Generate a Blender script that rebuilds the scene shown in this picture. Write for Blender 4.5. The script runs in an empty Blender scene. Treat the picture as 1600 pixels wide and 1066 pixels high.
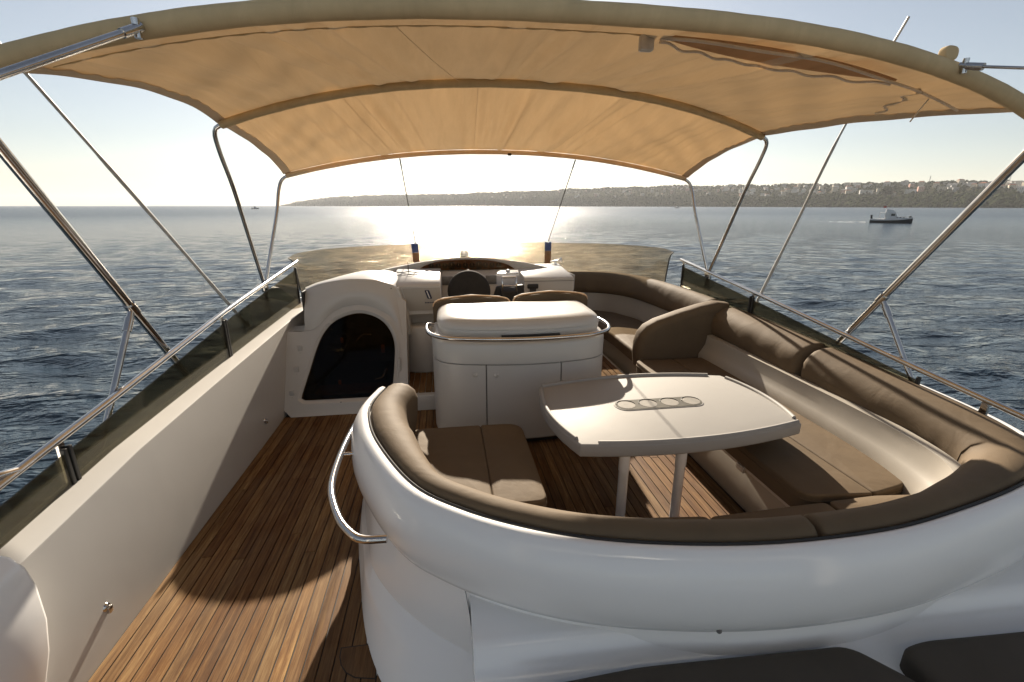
import bpy, bmesh, math, random
import numpy as np
from mathutils import Vector, Matrix, noise as mnoise

R = math.radians
random.seed(7)
rng = np.random.default_rng(7)
S = bpy.context.scene
COL = S.collection

# ------------------------------------------------------------------ camera, sky, sun, exposure
cam_d = bpy.data.cameras.new('camera')
cam_d.sensor_width = 36.0
cam_d.lens = 711.0 / 1600.0 * 36.0
cam_d.clip_start = 0.05
cam_d.clip_end = 120000.0
cam = bpy.data.objects.new('camera', cam_d)
COL.objects.link(cam)
cam.location = (0.0, 0.0, 2.0)
cam.rotation_euler = (R(90.0 - 16.566), 0.0, R(-8.284))
S.camera = cam

SUN_EL, SUN_AZ = 24.0, 3.3          # degrees; azimuth from +Y (the bow) towards +X
world = bpy.data.worlds.new('World')
S.world = world
world.use_nodes = True
wn = world.node_tree.nodes
wl = world.node_tree.links
bg = wn['Background']
sky = wn.new('ShaderNodeTexSky')
sky.sky_type = 'NISHITA'
sky.sun_disc = False
sky.sun_elevation = R(SUN_EL)
sky.sun_rotation = R(SUN_AZ)
sky.air_density = 1.0
sky.dust_density = 0.5
sky.ozone_density = 1.0
hsv = wn.new('ShaderNodeHueSaturation')      # hazy day: paler sky all round
hsv.inputs['Saturation'].default_value = 0.6
wl.new(sky.outputs['Color'], hsv.inputs['Color'])
wl.new(hsv.outputs['Color'], bg.inputs['Color'])
bg.inputs['Strength'].default_value = 0.039

sun_d = bpy.data.lights.new('sun', 'SUN')
sun_d.energy = 5.0
sun_d.angle = R(0.53)
sun_d.color = (1.0, 0.88, 0.72)
sun = bpy.data.objects.new('sun', sun_d)
COL.objects.link(sun)
tosun = Vector((math.sin(R(SUN_AZ)) * math.cos(R(SUN_EL)), math.cos(R(SUN_AZ)) * math.cos(R(SUN_EL)), math.sin(R(SUN_EL))))
sun.rotation_euler = tosun.to_track_quat('Z', 'Y').to_euler()
sun.location = (0, 0, 20)

S.view_settings.view_transform = 'Standard'
S.view_settings.look = 'None'
S.view_settings.gamma = 1.0
S.view_settings.use_curve_mapping = False
S.view_settings.exposure = 1.4
S.render.engine = 'CYCLES'
S.cycles.max_bounces = 8
S.cycles.transparent_max_bounces = 12
S.cycles.sample_clamp_indirect = 4.0
S.cycles.use_denoising = True

# ------------------------------------------------------------------ materials
MATS = {}


def new_mat(name):
    m = bpy.data.materials.new(name)
    m.use_nodes = True
    MATS[name] = m
    nt = m.node_tree
    return m, nt, nt.nodes['Principled BSDF'], nt.nodes['Material Output']


def coords(nt, kind='Object', scale=(1, 1, 1)):
    tc = nt.nodes.new('ShaderNodeTexCoord')
    mp = nt.nodes.new('ShaderNodeMapping')
    mp.inputs['Scale'].default_value = scale
    nt.links.new(tc.outputs[kind], mp.inputs['Vector'])
    return mp.outputs['Vector']


def geo_coords(nt, scale=(1, 1, 1)):
    g = nt.nodes.new('ShaderNodeNewGeometry')
    mp = nt.nodes.new('ShaderNodeMapping')
    mp.inputs['Scale'].default_value = scale
    nt.links.new(g.outputs['Position'], mp.inputs['Vector'])
    return mp.outputs['Vector']


def noise(nt, vec, scale, detail=4, rough=0.55, dist=0.0):
    n = nt.nodes.new('ShaderNodeTexNoise')
    n.inputs['Scale'].default_value = scale
    n.inputs['Detail'].default_value = detail
    n.inputs['Roughness'].default_value = rough
    n.inputs['Distortion'].default_value = dist
    nt.links.new(vec, n.inputs['Vector'])
    return n.outputs['Fac']


def ramp(nt, fac, stops):
    r = nt.nodes.new('ShaderNodeValToRGB')
    while len(r.color_ramp.elements) > 2:
        r.color_ramp.elements.remove(r.color_ramp.elements[-1])
    for i, (p, c) in enumerate(stops):
        e = r.color_ramp.elements[i] if i < 2 else r.color_ramp.elements.new(p)
        e.position = p
        e.color = (c[0], c[1], c[2], 1)
    nt.links.new(fac, r.inputs['Fac'])
    return r.outputs['Color']


def bump(nt, height, strength, dist, base=None):
    b = nt.nodes.new('ShaderNodeBump')
    b.inputs['Strength'].default_value = strength
    b.inputs['Distance'].default_value = dist
    nt.links.new(height, b.inputs['Height'])
    if base is not None:
        nt.links.new(base, b.inputs['Normal'])
    return b.outputs['Normal']


def mixc(nt, fac, a, b, mode='MIX'):
    m = nt.nodes.new('ShaderNodeMix')
    m.data_type = 'RGBA'
    m.blend_type = mode
    for sock, v in ((m.inputs[0], fac), (m.inputs[6], a), (m.inputs[7], b)):
        if isinstance(v, (int, float)):
            sock.default_value = v
        elif isinstance(v, tuple):
            sock.default_value = (v[0], v[1], v[2], 1)
        else:
            nt.links.new(v, sock)
    return m.outputs[2]


def gelcoat(name, c, rough=0.22, dirt=0.06):
    m, nt, p, o = new_mat(name)
    v = geo_coords(nt)
    n1 = noise(nt, v, 1.7, 5, 0.6)
    n2 = noise(nt, v, 4.0, 2, 0.5)
    dark = tuple(x * (1 - dirt * 2.2) for x in c)
    col = mixc(nt, n1, c, dark)
    p.inputs['Base Color'].default_value = (*c, 1)
    nt.links.new(col, p.inputs['Base Color'])
    rr = nt.nodes.new('ShaderNodeMapRange')
    rr.inputs[1].default_value = 0.3
    rr.inputs[2].default_value = 0.7
    rr.inputs[3].default_value = rough
    rr.inputs[4].default_value = rough + 0.05
    nt.links.new(n2, rr.inputs[0])
    nt.links.new(rr.outputs[0], p.inputs['Roughness'])
    p.inputs['Specular IOR Level'].default_value = 0.5
    nt.links.new(bump(nt, noise(nt, v, 5.0, 2), 0.06, 0.02), p.inputs['Normal'])
    return m


gelcoat('gelcoat', (0.50, 0.485, 0.46), 0.28, 0.015)
gelcoat('gelcoat_shell', (0.84, 0.835, 0.825), 0.14, 0.012)
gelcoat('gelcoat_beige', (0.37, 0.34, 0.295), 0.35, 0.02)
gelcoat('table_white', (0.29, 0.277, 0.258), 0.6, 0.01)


def leather(name, c, c2, rough=0.42):
    m, nt, p, o = new_mat(name)
    v = geo_coords(nt)
    n1 = noise(nt, v, 3.0, 5, 0.6)
    nt.links.new(ramp(nt, n1, [(0.3, c2), (0.7, c)]), p.inputs['Base Color'])
    p.inputs['Roughness'].default_value = rough
    p.inputs['Specular IOR Level'].default_value = 0.16
    vo = nt.nodes.new('ShaderNodeTexVoronoi')
    vo.inputs['Scale'].default_value = 260
    nt.links.new(v, vo.inputs['Vector'])
    b1 = bump(nt, vo.outputs['Distance'], 0.12, 0.002)
    b2 = bump(nt, noise(nt, v, 5.0, 3, 0.5, 0.6), 0.3, 0.02, b1)
    nt.links.new(b2, p.inputs['Normal'])
    return m


leather('upholstery', (0.138, 0.100, 0.062), (0.115, 0.083, 0.052), 0.72)
leather('sunpad_cover', (0.082, 0.068, 0.054), (0.068, 0.056, 0.044), 0.7)

m, nt, p, o = new_mat('stainless')
p.inputs['Metallic'].default_value = 1.0
v = geo_coords(nt)
nt.links.new(ramp(nt, noise(nt, v, 9, 4), [(0.3, (0.50, 0.48, 0.46)), (0.7, (0.64, 0.62, 0.60))]), p.inputs['Base Color'])
p.inputs['Roughness'].default_value = 0.16
nt.links.new(bump(nt, noise(nt, v, 60, 3), 0.05, 0.003), p.inputs['Normal'])


def plain(name, c, rough=0.5, metal=0.0, nscale=20.0, var=0.15):
    m, nt, p, o = new_mat(name)
    v = geo_coords(nt)
    nt.links.new(ramp(nt, noise(nt, v, nscale, 4), [(0.3, tuple(x * (1 - var) for x in c)), (0.7, tuple(min(1, x * (1 + var)) for x in c))]), p.inputs['Base Color'])
    p.inputs['Roughness'].default_value = rough
    p.inputs['Metallic'].default_value = metal
    return m


plain('black_rubber', (0.014, 0.013, 0.012), 0.55)
plain('black_cloth', (0.018, 0.017, 0.016), 0.85)
plain('caulk', (0.012, 0.010, 0.009), 0.7)
plain('grey_plastic', (0.16, 0.15, 0.14), 0.4)
plain('pale_plastic', (0.55, 0.52, 0.47), 0.4)
plain('blue_strap', (0.03, 0.05, 0.14), 0.7)
plain('brown_strap', (0.16, 0.075, 0.025), 0.7)
plain('whip_grey', (0.42, 0.42, 0.41), 0.45)
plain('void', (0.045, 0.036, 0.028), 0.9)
plain('zip_white', (0.72, 0.70, 0.66), 0.6)
plain('orange_grip', (0.42, 0.16, 0.05), 0.5)
plain('navy_mark', (0.02, 0.025, 0.06), 0.5)
plain('cup_tray', (0.11, 0.098, 0.07), 0.35)
plain('gap_grey', (0.22, 0.21, 0.19), 0.6)
plain('cup_well', (0.27, 0.25, 0.215), 0.4)

# teak
m, nt, p, o = new_mat('teak')
oi = nt.nodes.new('ShaderNodeObjectInfo')
v = geo_coords(nt, (16.0, 0.9, 16.0))
addv = nt.nodes.new('ShaderNodeVectorMath')
addv.operation = 'ADD'
rs = nt.nodes.new('ShaderNodeVectorMath')
rs.operation = 'SCALE'
comb = nt.nodes.new('ShaderNodeCombineXYZ')
for i in range(3):
    nt.links.new(oi.outputs['Random'], comb.inputs[i])
nt.links.new(comb.outputs[0], rs.inputs[0])
rs.inputs['Scale'].default_value = 37.0
nt.links.new(v, addv.inputs[0])
nt.links.new(rs.outputs[0], addv.inputs[1])
vv = addv.outputs[0]
grain = noise(nt, vv, 3.2, 8, 0.68, 0.5)
fine = noise(nt, vv, 14.0, 6, 0.7)
big = noise(nt, geo_coords(nt, (1.6, 1.0, 1)), 1.6, 4, 0.6)
c0 = ramp(nt, grain, [(0.28, (0.062, 0.027, 0.011)), (0.5, (0.158, 0.086, 0.036)), (0.75, (0.30, 0.195, 0.090))])
tone = ramp(nt, oi.outputs['Random'], [(0.0, (0.66, 0.55, 0.46)), (0.35, (0.95, 0.86, 0.74)), (0.6, (0.98, 1.0, 1.0)), (1.0, (1.28, 1.22, 1.08))])
c1 = mixc(nt, 1.0, c0, tone, 'MULTIPLY')
grey = ramp(nt, big, [(0.42, (0, 0, 0)), (0.75, (0.45, 0.45, 0.45))])
c2 = mixc(nt, grey, c1, (0.20, 0.145, 0.09))
c3 = mixc(nt, 0.35, c2, ramp(nt, fine, [(0.3, (0.42, 0.36, 0.32)), (0.7, (1.25, 1.25, 1.25))]), 'MULTIPLY')
nt.links.new(c3, p.inputs['Base Color'])
p.inputs['Roughness'].default_value = 0.68
p.inputs['Specular IOR Level'].default_value = 0.14
nt.links.new(bump(nt, fine, 0.25, 0.0015), p.inputs['Normal'])


# canvas: woven, lets sunlight through
def canvas(name, c, trans, tc):
    m, nt, p, o = new_mat(name)
    v = geo_coords(nt)
    n1 = noise(nt, v, 1.4, 5, 0.6, 0.3)
    n2 = noise(nt, geo_coords(nt, (9, 1.2, 3)), 1.2, 4, 0.6, 0.4)
    cc = mixc(nt, 0.5, ramp(nt, n1, [(0.3, tuple(x * 0.82 for x in c)), (0.7, c)]), ramp(nt, n2, [(0.3, tuple(x * 0.78 for x in c)), (0.7, tuple(x * 1.06 for x in c))]))
    nt.links.new(cc, p.inputs['Base Color'])
    p.inputs['Roughness'].default_value = 0.9
    p.inputs['Specular IOR Level'].default_value = 0.1
    bn = bump(nt, n2, 0.3, 0.02, bump(nt, noise(nt, v, 420, 2), 0.2, 0.002))
    nt.links.new(bn, p.inputs['Normal'])
    t = nt.nodes.new('ShaderNodeBsdfTranslucent')
    tcc = mixc(nt, n2, tuple(x * 0.8 for x in tc), tc)
    nt.links.new(tcc, t.inputs['Color'])
    nt.links.new(bn, t.inputs['Normal'])
    mx = nt.nodes.new('ShaderNodeMixShader')
    mx.inputs[0].default_value = trans
    nt.links.new(p.outputs[0], mx.inputs[1])
    nt.links.new(t.outputs[0], mx.inputs[2])
    nt.links.new(mx.outputs[0], o.inputs['Surface'])
    return m


canvas('canvas', (0.66, 0.54, 0.38), 0.255, (0.56, 0.345, 0.16))
canvas('canvas_sleeve', (0.60, 0.465, 0.275), 0.04, (0.3, 0.2, 0.1))
canvas('canvas_glow', (0.66, 0.44, 0.24), 0.35, (0.7, 0.4, 0.18))  # orange colour stands for sunlight coming through the open zip gap
canvas('canvas_hem', (0.80, 0.67, 0.48), 0.28, (0.68, 0.44, 0.21))
canvas('zip_tape', (0.85, 0.82, 0.76), 0.45, (0.95, 0.85, 0.7))


def tinted(name, tint, dust, dustc, refl=1.0):
    m, nt, p, o = new_mat(name)
    nt.nodes.remove(p)
    tr = nt.nodes.new('ShaderNodeBsdfTransparent')
    tr.inputs['Color'].default_value = (*tint, 1)
    gl = nt.nodes.new('ShaderNodeBsdfGlossy')
    gl.inputs['Roughness'].default_value = 0.04
    gl.inputs['Color'].default_value = (0.9, 0.9, 0.9, 1)
    df = nt.nodes.new('ShaderNodeBsdfDiffuse')
    df.inputs['Color'].default_value = (*dustc, 1)
    tl = nt.nodes.new('ShaderNodeBsdfTranslucent')
    tl.inputs['Color'].default_value = (*dustc, 1)
    md = nt.nodes.new('ShaderNodeMixShader')
    md.inputs[0].default_value = 0.5
    nt.links.new(df.outputs[0], md.inputs[1])
    nt.links.new(tl.outputs[0], md.inputs[2])
    m1 = nt.nodes.new('ShaderNodeMixShader')
    n = noise(nt, geo_coords(nt), 3.0, 6, 0.65)
    mr = nt.nodes.new('ShaderNodeMapRange')
    mr.inputs[1].default_value = 0.25
    mr.inputs[2].default_value = 0.8
    mr.inputs[3].default_value = dust * 0.5
    mr.inputs[4].default_value = dust * 1.5
    nt.links.new(n, mr.inputs[0])
    nt.links.new(mr.outputs[0], m1.inputs[0])
    nt.links.new(tr.outputs[0], m1.inputs[1])
    nt.links.new(md.outputs[0], m1.inputs[2])
    fr = nt.nodes.new('ShaderNodeFresnel')
    fr.inputs['IOR'].default_value = 1.45
    mu = nt.nodes.new('ShaderNodeMath')
    mu.operation = 'MULTIPLY'
    mu.inputs[1].default_value = 0.6 * refl
    nt.links.new(fr.outputs[0], mu.inputs[0])
    m2 = nt.nodes.new('ShaderNodeMixShader')
    nt.links.new(mu.outputs[0], m2.inputs[0])
    nt.links.new(m1.outputs[0], m2.inputs[1])
    nt.links.new(gl.outputs[0], m2.inputs[2])
    nt.links.new(m2.outputs[0], o.inputs['Surface'])
    return m


tinted('smoked_side', (0.45, 0.43, 0.35), 0.035, (0.5, 0.45, 0.33))
tinted('smoked_front', (0.80, 0.735, 0.63), 0.10, (0.60, 0.52, 0.42), 0.35)
tinted('smoked_door', (0.52, 0.44, 0.34), 0.012, (0.3, 0.25, 0.18), 0.3)
tinted('pod_lens', (0.75, 0.62, 0.45), 0.04, (0.5, 0.4, 0.25), 0.5)
m, nt, p, o = new_mat('clear_dome')
p.inputs['Base Color'].default_value = (0.8, 0.78, 0.72, 1)
p.inputs['Roughness'].default_value = 0.15
p.inputs['Transmission Weight'].default_value = 0.5

# sea
m, nt, p, o = new_mat('sea_water')
p.inputs['Base Color'].default_value = (0.018, 0.031, 0.045, 1)
p.inputs['IOR'].default_value = 1.333
p.inputs['Roughness'].default_value = 0.07
gpos = nt.nodes.new('ShaderNodeNewGeometry')
vlen = nt.nodes.new('ShaderNodeVectorMath')
vlen.operation = 'LENGTH'
nt.links.new(gpos.outputs['Position'], vlen.inputs[0])
mrr = nt.nodes.new('ShaderNodeMapRange')
mrr.inputs[1].default_value = 25.0
mrr.inputs[2].default_value = 350.0
mrr.inputs[3].default_value = 0.07
mrr.inputs[4].default_value = 0.27
nt.links.new(vlen.outputs['Value'], mrr.inputs[0])
nt.links.new(mrr.outputs[0], p.inputs['Roughness'])
v1 = geo_coords(nt, (0.42, 1.0, 1.0))
h1 = noise(nt, v1, 0.95, 4, 0.6, 0.3)
h2 = noise(nt, v1, 3.4, 4, 0.6, 0.3)
b1 = bump(nt, h1, 1.0, 0.5)
b2 = bump(nt, h2, 1.0, 0.10, b1)
nt.links.new(b2, p.inputs['Normal'])

m, nt, p, o = new_mat('hill_ground')
v = geo_coords(nt, (0.01, 0.01, 0.01))
nt.links.new(ramp(nt, noise(nt, v, 2.0, 6), [(0.35, (0.02, 0.026, 0.012)), (0.55, (0.035, 0.036, 0.02)), (0.7, (0.07, 0.06, 0.04))]), p.inputs['Base Color'])
p.inputs['Roughness'].default_value = 1.0
p.inputs['Specular IOR Level'].default_value = 0.0
m, nt, p, o = new_mat('far_foliage')
v = geo_coords(nt, (0.03, 0.03, 0.03))
nt.links.new(ramp(nt, noise(nt, v, 2.2, 5), [(0.3, (0.014, 0.020, 0.009)), (0.52, (0.028, 0.036, 0.016)), (0.72, (0.050, 0.052, 0.025))]), p.inputs['Base Color'])
p.inputs['Roughness'].default_value = 1.0
p.inputs['Specular IOR Level'].default_value = 0.0
for nm, c in (('wall_white', (0.62, 0.60, 0.57)), ('wall_cream', (0.52, 0.46, 0.37)), ('wall_grey', (0.36, 0.35, 0.34)), ('wall_pink', (0.45, 0.27, 0.22)),
              ('roof_tile', (0.25, 0.10, 0.06)), ('roof_grey', (0.28, 0.27, 0.26)), ('dark_pane', (0.03, 0.035, 0.04)), ('bark', (0.06, 0.045, 0.03)),
              ('hull_dark', (0.018, 0.02, 0.024)), ('boat_white', (0.66, 0.66, 0.66)), ('boat_wood', (0.16, 0.05, 0.03)), ('red_cloth', (0.4, 0.05, 0.03)),
              ('foam', (0.55, 0.57, 0.58)), ('steel_grey', (0.35, 0.35, 0.35))):
    plain(nm, c, 0.7 if nm != 'dark_pane' else 0.15, 0, 0.4)
    if nm.startswith(('wall_', 'roof_')):
        MATS[nm].node_tree.nodes['Principled BSDF'].inputs['Specular IOR Level'].default_value = 0.05


# ------------------------------------------------------------------ mesh helpers
def link(name, me, mat=None, parent=None, smooth=True, angle=40):
    if mat:
        for mm in ([mat] if isinstance(mat, str) else mat):
            me.materials.append(MATS[mm])
    if smooth:
        me.polygons.foreach_set('use_smooth', [True] * len(me.polygons))
        try:
            me.set_sharp_from_angle(angle=R(angle))
        except Exception:
            pass
    o = bpy.data.objects.new(name, me)
    COL.objects.link(o)
    if parent:
        o.parent = parent
    return o


def tag(o, label=None, cat=None, group=None, kind=None):
    if label:
        o['label'] = label
    if cat:
        o['category'] = cat
    if group:
        o['group'] = group
    if kind:
        o['kind'] = kind
    return o


def thing(name, label, cat, group=None):
    return tag(link_empty(name), label, cat, group)


def link_empty(name):
    o = bpy.data.objects.new(name, None)
    o.empty_display_size = 0.1
    COL.objects.link(o)
    return o


def from_bm(name, bm, mat, parent=None, smooth=True, angle=40):
    bmesh.ops.recalc_face_normals(bm, faces=bm.faces)
    me = bpy.data.meshes.new(name)
    bm.to_mesh(me)
    bm.free()
    return link(name, me, mat, parent, smooth, angle)


def bm_box(bm, a, b, bev=0.0, seg=2, mi=0):
    r = bmesh.ops.create_cube(bm, size=1)
    vs = r['verts']
    for q in vs:
        q.co = Vector((a[0] + (q.co.x + .5) * (b[0] - a[0]), a[1] + (q.co.y + .5) * (b[1] - a[1]), a[2] + (q.co.z + .5) * (b[2] - a[2])))
    fs = set(f for q in vs for f in q.link_faces)
    for f in fs:
        f.material_index = mi
    if bev > 0:
        es = list(set(e for q in vs for e in q.link_edges))
        bmesh.ops.bevel(bm, geom=es, offset=bev, segments=seg, profile=0.5, affect='EDGES')


def box(name, a, b, mat, parent=None, bev=0.0, seg=2):
    bm = bmesh.new()
    bm_box(bm, a, b, bev, seg)
    return from_bm(name, bm, mat, parent)


def prism(name, poly, mat, parent=None, axis='z', lo=0, hi=1, bev=0.0, seg=3, fn=None, mats=None):
    """extrude a 2-D polygon; axis z: poly=(x,y); axis y: poly=(x,z); axis x: poly=(y,z)"""
    bm = bmesh.new()

    def mk(p, t):
        if axis == 'z':
            return (p[0], p[1], t)
        if axis == 'y':
            return (p[0], t, p[1])
        return (t, p[0], p[1])
    a = [bm.verts.new(mk(p, lo)) for p in poly]
    b = [bm.verts.new(mk(p, hi)) for p in poly]
    n = len(poly)
    f0 = bm.faces.new(a)
    f1 = bm.faces.new(b[::-1])
    for i in range(n):
        bm.faces.new((a[i], b[i], b[(i + 1) % n], a[(i + 1) % n]))
    bmesh.ops.recalc_face_normals(bm, faces=bm.faces)
    if bev > 0:
        es = list(set(list(f0.edges) + list(f1.edges)))
        bmesh.ops.bevel(bm, geom=es, offset=bev, segments=seg, profile=0.5, affect='EDGES', clamp_overlap=True)
    if fn:
        for q in bm.verts:
            q.co = Vector(fn(q.co))
    return from_bm(name, bm, mat, parent)


def spline(pts, n):
    """Catmull-Rom through pts resampled evenly to n points"""
    P = [np.array(p, float) for p in pts]
    P = [2 * P[0] - P[1]] + P + [2 * P[-1] - P[-2]]
    out = []
    for i in range(1, len(P) - 2):
        for t in np.linspace(0, 1, 24, endpoint=False):
            a, b, c, d = P[i - 1], P[i], P[i + 1], P[i + 2]
            out.append(0.5 * ((2 * b) + (-a + c) * t + (2 * a - 5 * b + 4 * c - d) * t * t + (-a + 3 * b - 3 * c + d) * t ** 3))
    out.append(P[-2])
    out = np.array(out)
    L = np.concatenate([[0], np.cumsum(np.linalg.norm(np.diff(out, axis=0), axis=1))])
    tt = np.linspace(0, L[-1], n)
    return np.stack([np.interp(tt, L, out[:, k]) for k in range(out.shape[1])], 1)


def rings_mesh(rings, cap=True, close=True):
    """list of rings (k x 3) -> mesh data"""
    k = len(rings[0])
    verts = [tuple(p) for r in rings for p in r]
    faces = []
    for i in range(len(rings) - 1):
        for j in range(k if close else k - 1):
            a, b = i * k + j, i * k + (j + 1) % k
            faces.append((a, b, b + k, a + k))
    if cap and close:
        faces.append(tuple(range(k))[::-1])
        faces.append(tuple(range((len(rings) - 1) * k, len(rings) * k)))
    return verts, faces


def mesh(name, verts, faces, mat, parent=None, smooth=True, angle=40, fix=True):
    me = bpy.data.meshes.new(name)
    me.from_pydata(verts, [], faces)
    if fix:
        bm = bmesh.new()
        bm.from_mesh(me)
        bmesh.ops.recalc_face_normals(bm, faces=bm.faces)
        bm.to_mesh(me)
        bm.free()
    return link(name, me, mat, parent, smooth, angle)


def tube_rings(pts, r, k=10):
    pts = [Vector(p) for p in pts]
    rings = []
    up = None
    for i, p in enumerate(pts):
        t = (pts[min(i + 1, len(pts) - 1)] - pts[max(i - 1, 0)]).normalized()
        if up is None:
            up = Vector((0, 0, 1)) if abs(t.z) < .9 else Vector((1, 0, 0))
        a = (up - t * up.dot(t)).normalized()
        up = a
        b = t.cross(a)
        rr = r[i] if isinstance(r, (list, tuple)) else r
        rings.append([tuple(p + a * math.cos(q) * rr + b * math.sin(q) * rr) for q in [2 * math.pi * j / k for j in range(k)]])
    return rings


def tube(name, pts, r, mat, parent=None, k=10, smooth_n=0):
    if smooth_n:
        pts = spline(pts, smooth_n)
    v, f = rings_mesh(tube_rings(pts, r, k))
    return mesh(name, v, f, mat, parent, True, 60)


def sweep(name, path, prof, mat, parent=None, n=60, round0=0.0, round1=0.0, wob=0.0, resample=True, angle=50, closed=True, zfun=None):
    """sweep prof [(outward, z)] along a 3-D path (outward = right of travel); round0/1 rounds the ends"""
    P = spline(path, n) if resample else np.array(path, float)
    pr = np.array(prof, float)
    cen = pr.mean(0)
    T = np.gradient(P[:, :2], axis=0)
    T /= np.linalg.norm(T, axis=1)[:, None]
    N = np.stack([T[:, 1], -T[:, 0]], 1)
    rings = []

    def ring(p, nn, sc, k):
        q = cen + (pr - cen) * sc
        if wob:
            q = q + wob * np.array([[math.sin(k * .9 + j * 1.3) * .6 + math.sin(k * .37 + j * .8), math.sin(k * .7 + j) * .6] for j in range(len(pr))]) * .5
        return [(p[0] + nn[0] * a, p[1] + nn[1] * a, p[2] + b) for a, b in q]
    steps = [0.0, .35, .62, .82, .94]
    if round0:
        for s in steps:
            d = round0 * (1 - math.cos(math.asin(s)) if False else (1 - s))
            rings.append(ring(P[0] - np.array([T[0][0], T[0][1], 0]) * round0 * math.sqrt(max(0, 1 - s * s)), N[0], max(s, .02), 0))
    for i in range(len(P)):
        rings.append(ring(P[i], N[i], 1.0, i))
    if round1:
        for s in steps[::-1]:
            rings.append(ring(P[-1] + np.array([T[-1][0], T[-1][1], 0]) * round1 * math.sqrt(max(0, 1 - s * s)), N[-1], max(s, .02), len(P)))
    v, f = rings_mesh(rings, True, closed)
    return mesh(name, v, f, mat, parent, True, angle)


def rounded_poly(pts, rad, seg=5):
    out = []
    n = len(pts)
    for i in range(n):
        p = Vector(pts[i])
        a = Vector(pts[i - 1]) - p
        b = Vector(pts[(i + 1) % n]) - p
        rr = rad[i] if isinstance(rad, (list, tuple)) else rad
        rr = min(rr, a.length * .48, b.length * .48)
        if rr <= 1e-4:
            out.append(tuple(p))
            continue
        pa = p + a.normalized() * rr
        pb = p + b.normalized() * rr
        for s in range(seg + 1):
            t = s / seg
            q = pa * (1 - t) ** 2 + p * 2 * t * (1 - t) + pb * t * t
            out.append(tuple(q))
    return out


def lathe(name, prof, loc, mat, parent=None, k=20, rot=None):
    rings = []
    for r, z in prof:
        rings.append([(r * math.cos(2 * math.pi * j / k), r * math.sin(2 * math.pi * j / k), z) for j in range(k)])
    v, f = rings_mesh(rings)
    M = Matrix.Translation(Vector(loc)) @ (rot.to_4x4() if rot else Matrix.Identity(4))
    v = [tuple(M @ Vector(q)) for q in v]
    return mesh(name, v, f, mat, parent, True, 45)


def cushion(name, poly, z0, z1, mat, parent=None, rad=0.06, bev=0.042, puff=0.012, crad=None):
    """cushion slab from a plan polygon with rolled edges and a softly crowned top"""
    poly = rounded_poly(poly, crad if crad is not None else rad, 5)
    bm = bmesh.new()
    a = [bm.verts.new((p[0], p[1], z0)) for p in poly]
    b = [bm.verts.new((p[0], p[1], z1)) for p in poly]
    n = len(poly)
    bm.faces.new(a)
    ft = bm.faces.new(b[::-1])
    for i in range(n):
        bm.faces.new((a[i], b[i], b[(i + 1) % n], a[(i + 1) % n]))
    bmesh.ops.recalc_face_normals(bm, faces=bm.faces)
    bmesh.ops.bevel(bm, geom=list(ft.edges), offset=bev, segments=5, profile=0.5, affect='EDGES', clamp_overlap=True)
    ft = max((q for q in bm.faces if q.normal.z > .9), key=lambda q: q.calc_area())
    prev = list(ft.verts)
    cx = sum(q.co.x for q in prev) / len(prev)
    cy = sum(q.co.y for q in prev) / len(prev)
    bm.faces.remove(ft)
    base = [q.co.copy() for q in prev]
    for sc in (.93, .8, .55, .25):
        cur = [bm.verts.new((cx + (q.x - cx) * sc, cy + (q.y - cy) * sc, q.z + puff * (1 - sc ** 3))) for q in base]
        for i in range(len(prev)):
            bm.faces.new((prev[i], prev[(i + 1) % len(prev)], cur[(i + 1) % len(prev)], cur[i]))
        prev = cur
    bm.faces.new(prev)
    return from_bm(name, bm, mat, parent, True, 60)


def interp(x, xs, ys):
    return float(np.interp(x, xs, ys))


# ------------------------------------------------------------------ the sea
ZS = -3.2


def build_sea():
    nr = 560
    rad = np.exp(np.linspace(math.log(5.0), math.log(60000.0), nr))
    front = np.linspace(R(-62), R(78), 620)
    back = np.linspace(R(78), R(298), 60)[1:-1]
    ang = np.concatenate([front, back])
    na = len(ang)
    A, RR = np.meshgrid(ang, rad)
    X = RR * np.sin(A)
    Y = RR * np.cos(A)
    Zz = np.zeros_like(X)
    cell = np.maximum(RR * 0.0167, RR * np.where(A < R(78), 0.0040, 0.065))
    for i in range(46):
        lam = 0.5 * (1.055 ** i)
        th = R(6) + rng.normal(0, .42)
        k = 2 * math.pi / lam
        amp = 0.0070 * lam ** 0.75 * (0.6 + .8 * rng.random()) * (1.0 if lam < 9 else .55)
        fade = np.clip((lam / 2.2 - cell) / (lam / 2.2) * 1.6, 0, 1)
        ph = k * (X * math.sin(th) + Y * math.cos(th)) + rng.random() * 6.28
        w = np.sin(ph)
        Zz += amp * fade * (w + .25 * np.cos(2 * ph))
    Zz += ZS
    V = np.stack([X, Y, Zz], -1).reshape(-1, 3)
    idx = np.arange(nr * na).reshape(nr, na)
    a = idx[:-1, :]
    b = np.roll(idx, -1, axis=1)[:-1, :]
    c = np.roll(idx, -1, axis=1)[1:, :]
    d = idx[1:, :]
    F = np.stack([a, d, c, b], -1).reshape(-1, 4)
    me = bpy.data.meshes.new('sea')
    me.vertices.add(len(V))
    me.vertices.foreach_set('co', V.ravel())
    me.loops.add(F.size)
    me.loops.foreach_set('vertex_index', F.ravel().astype(np.int32))
    me.polygons.add(len(F))
    me.polygons.foreach_set('loop_start', np.arange(0, F.size, 4, dtype=np.int32))
    me.polygons.foreach_set('loop_total', np.full(len(F), 4, dtype=np.int32))
    me.update()
    me.polygons.foreach_set('use_smooth', np.ones(len(F), dtype=bool))
    me.materials.append(MATS['sea_water'])
    o = bpy.data.objects.new('sea', me)
    COL.objects.link(o)
    if me.polygons[0].normal.z < 0:
        me.flip_normals()
    tag(o, kind='structure')


build_sea()

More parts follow.
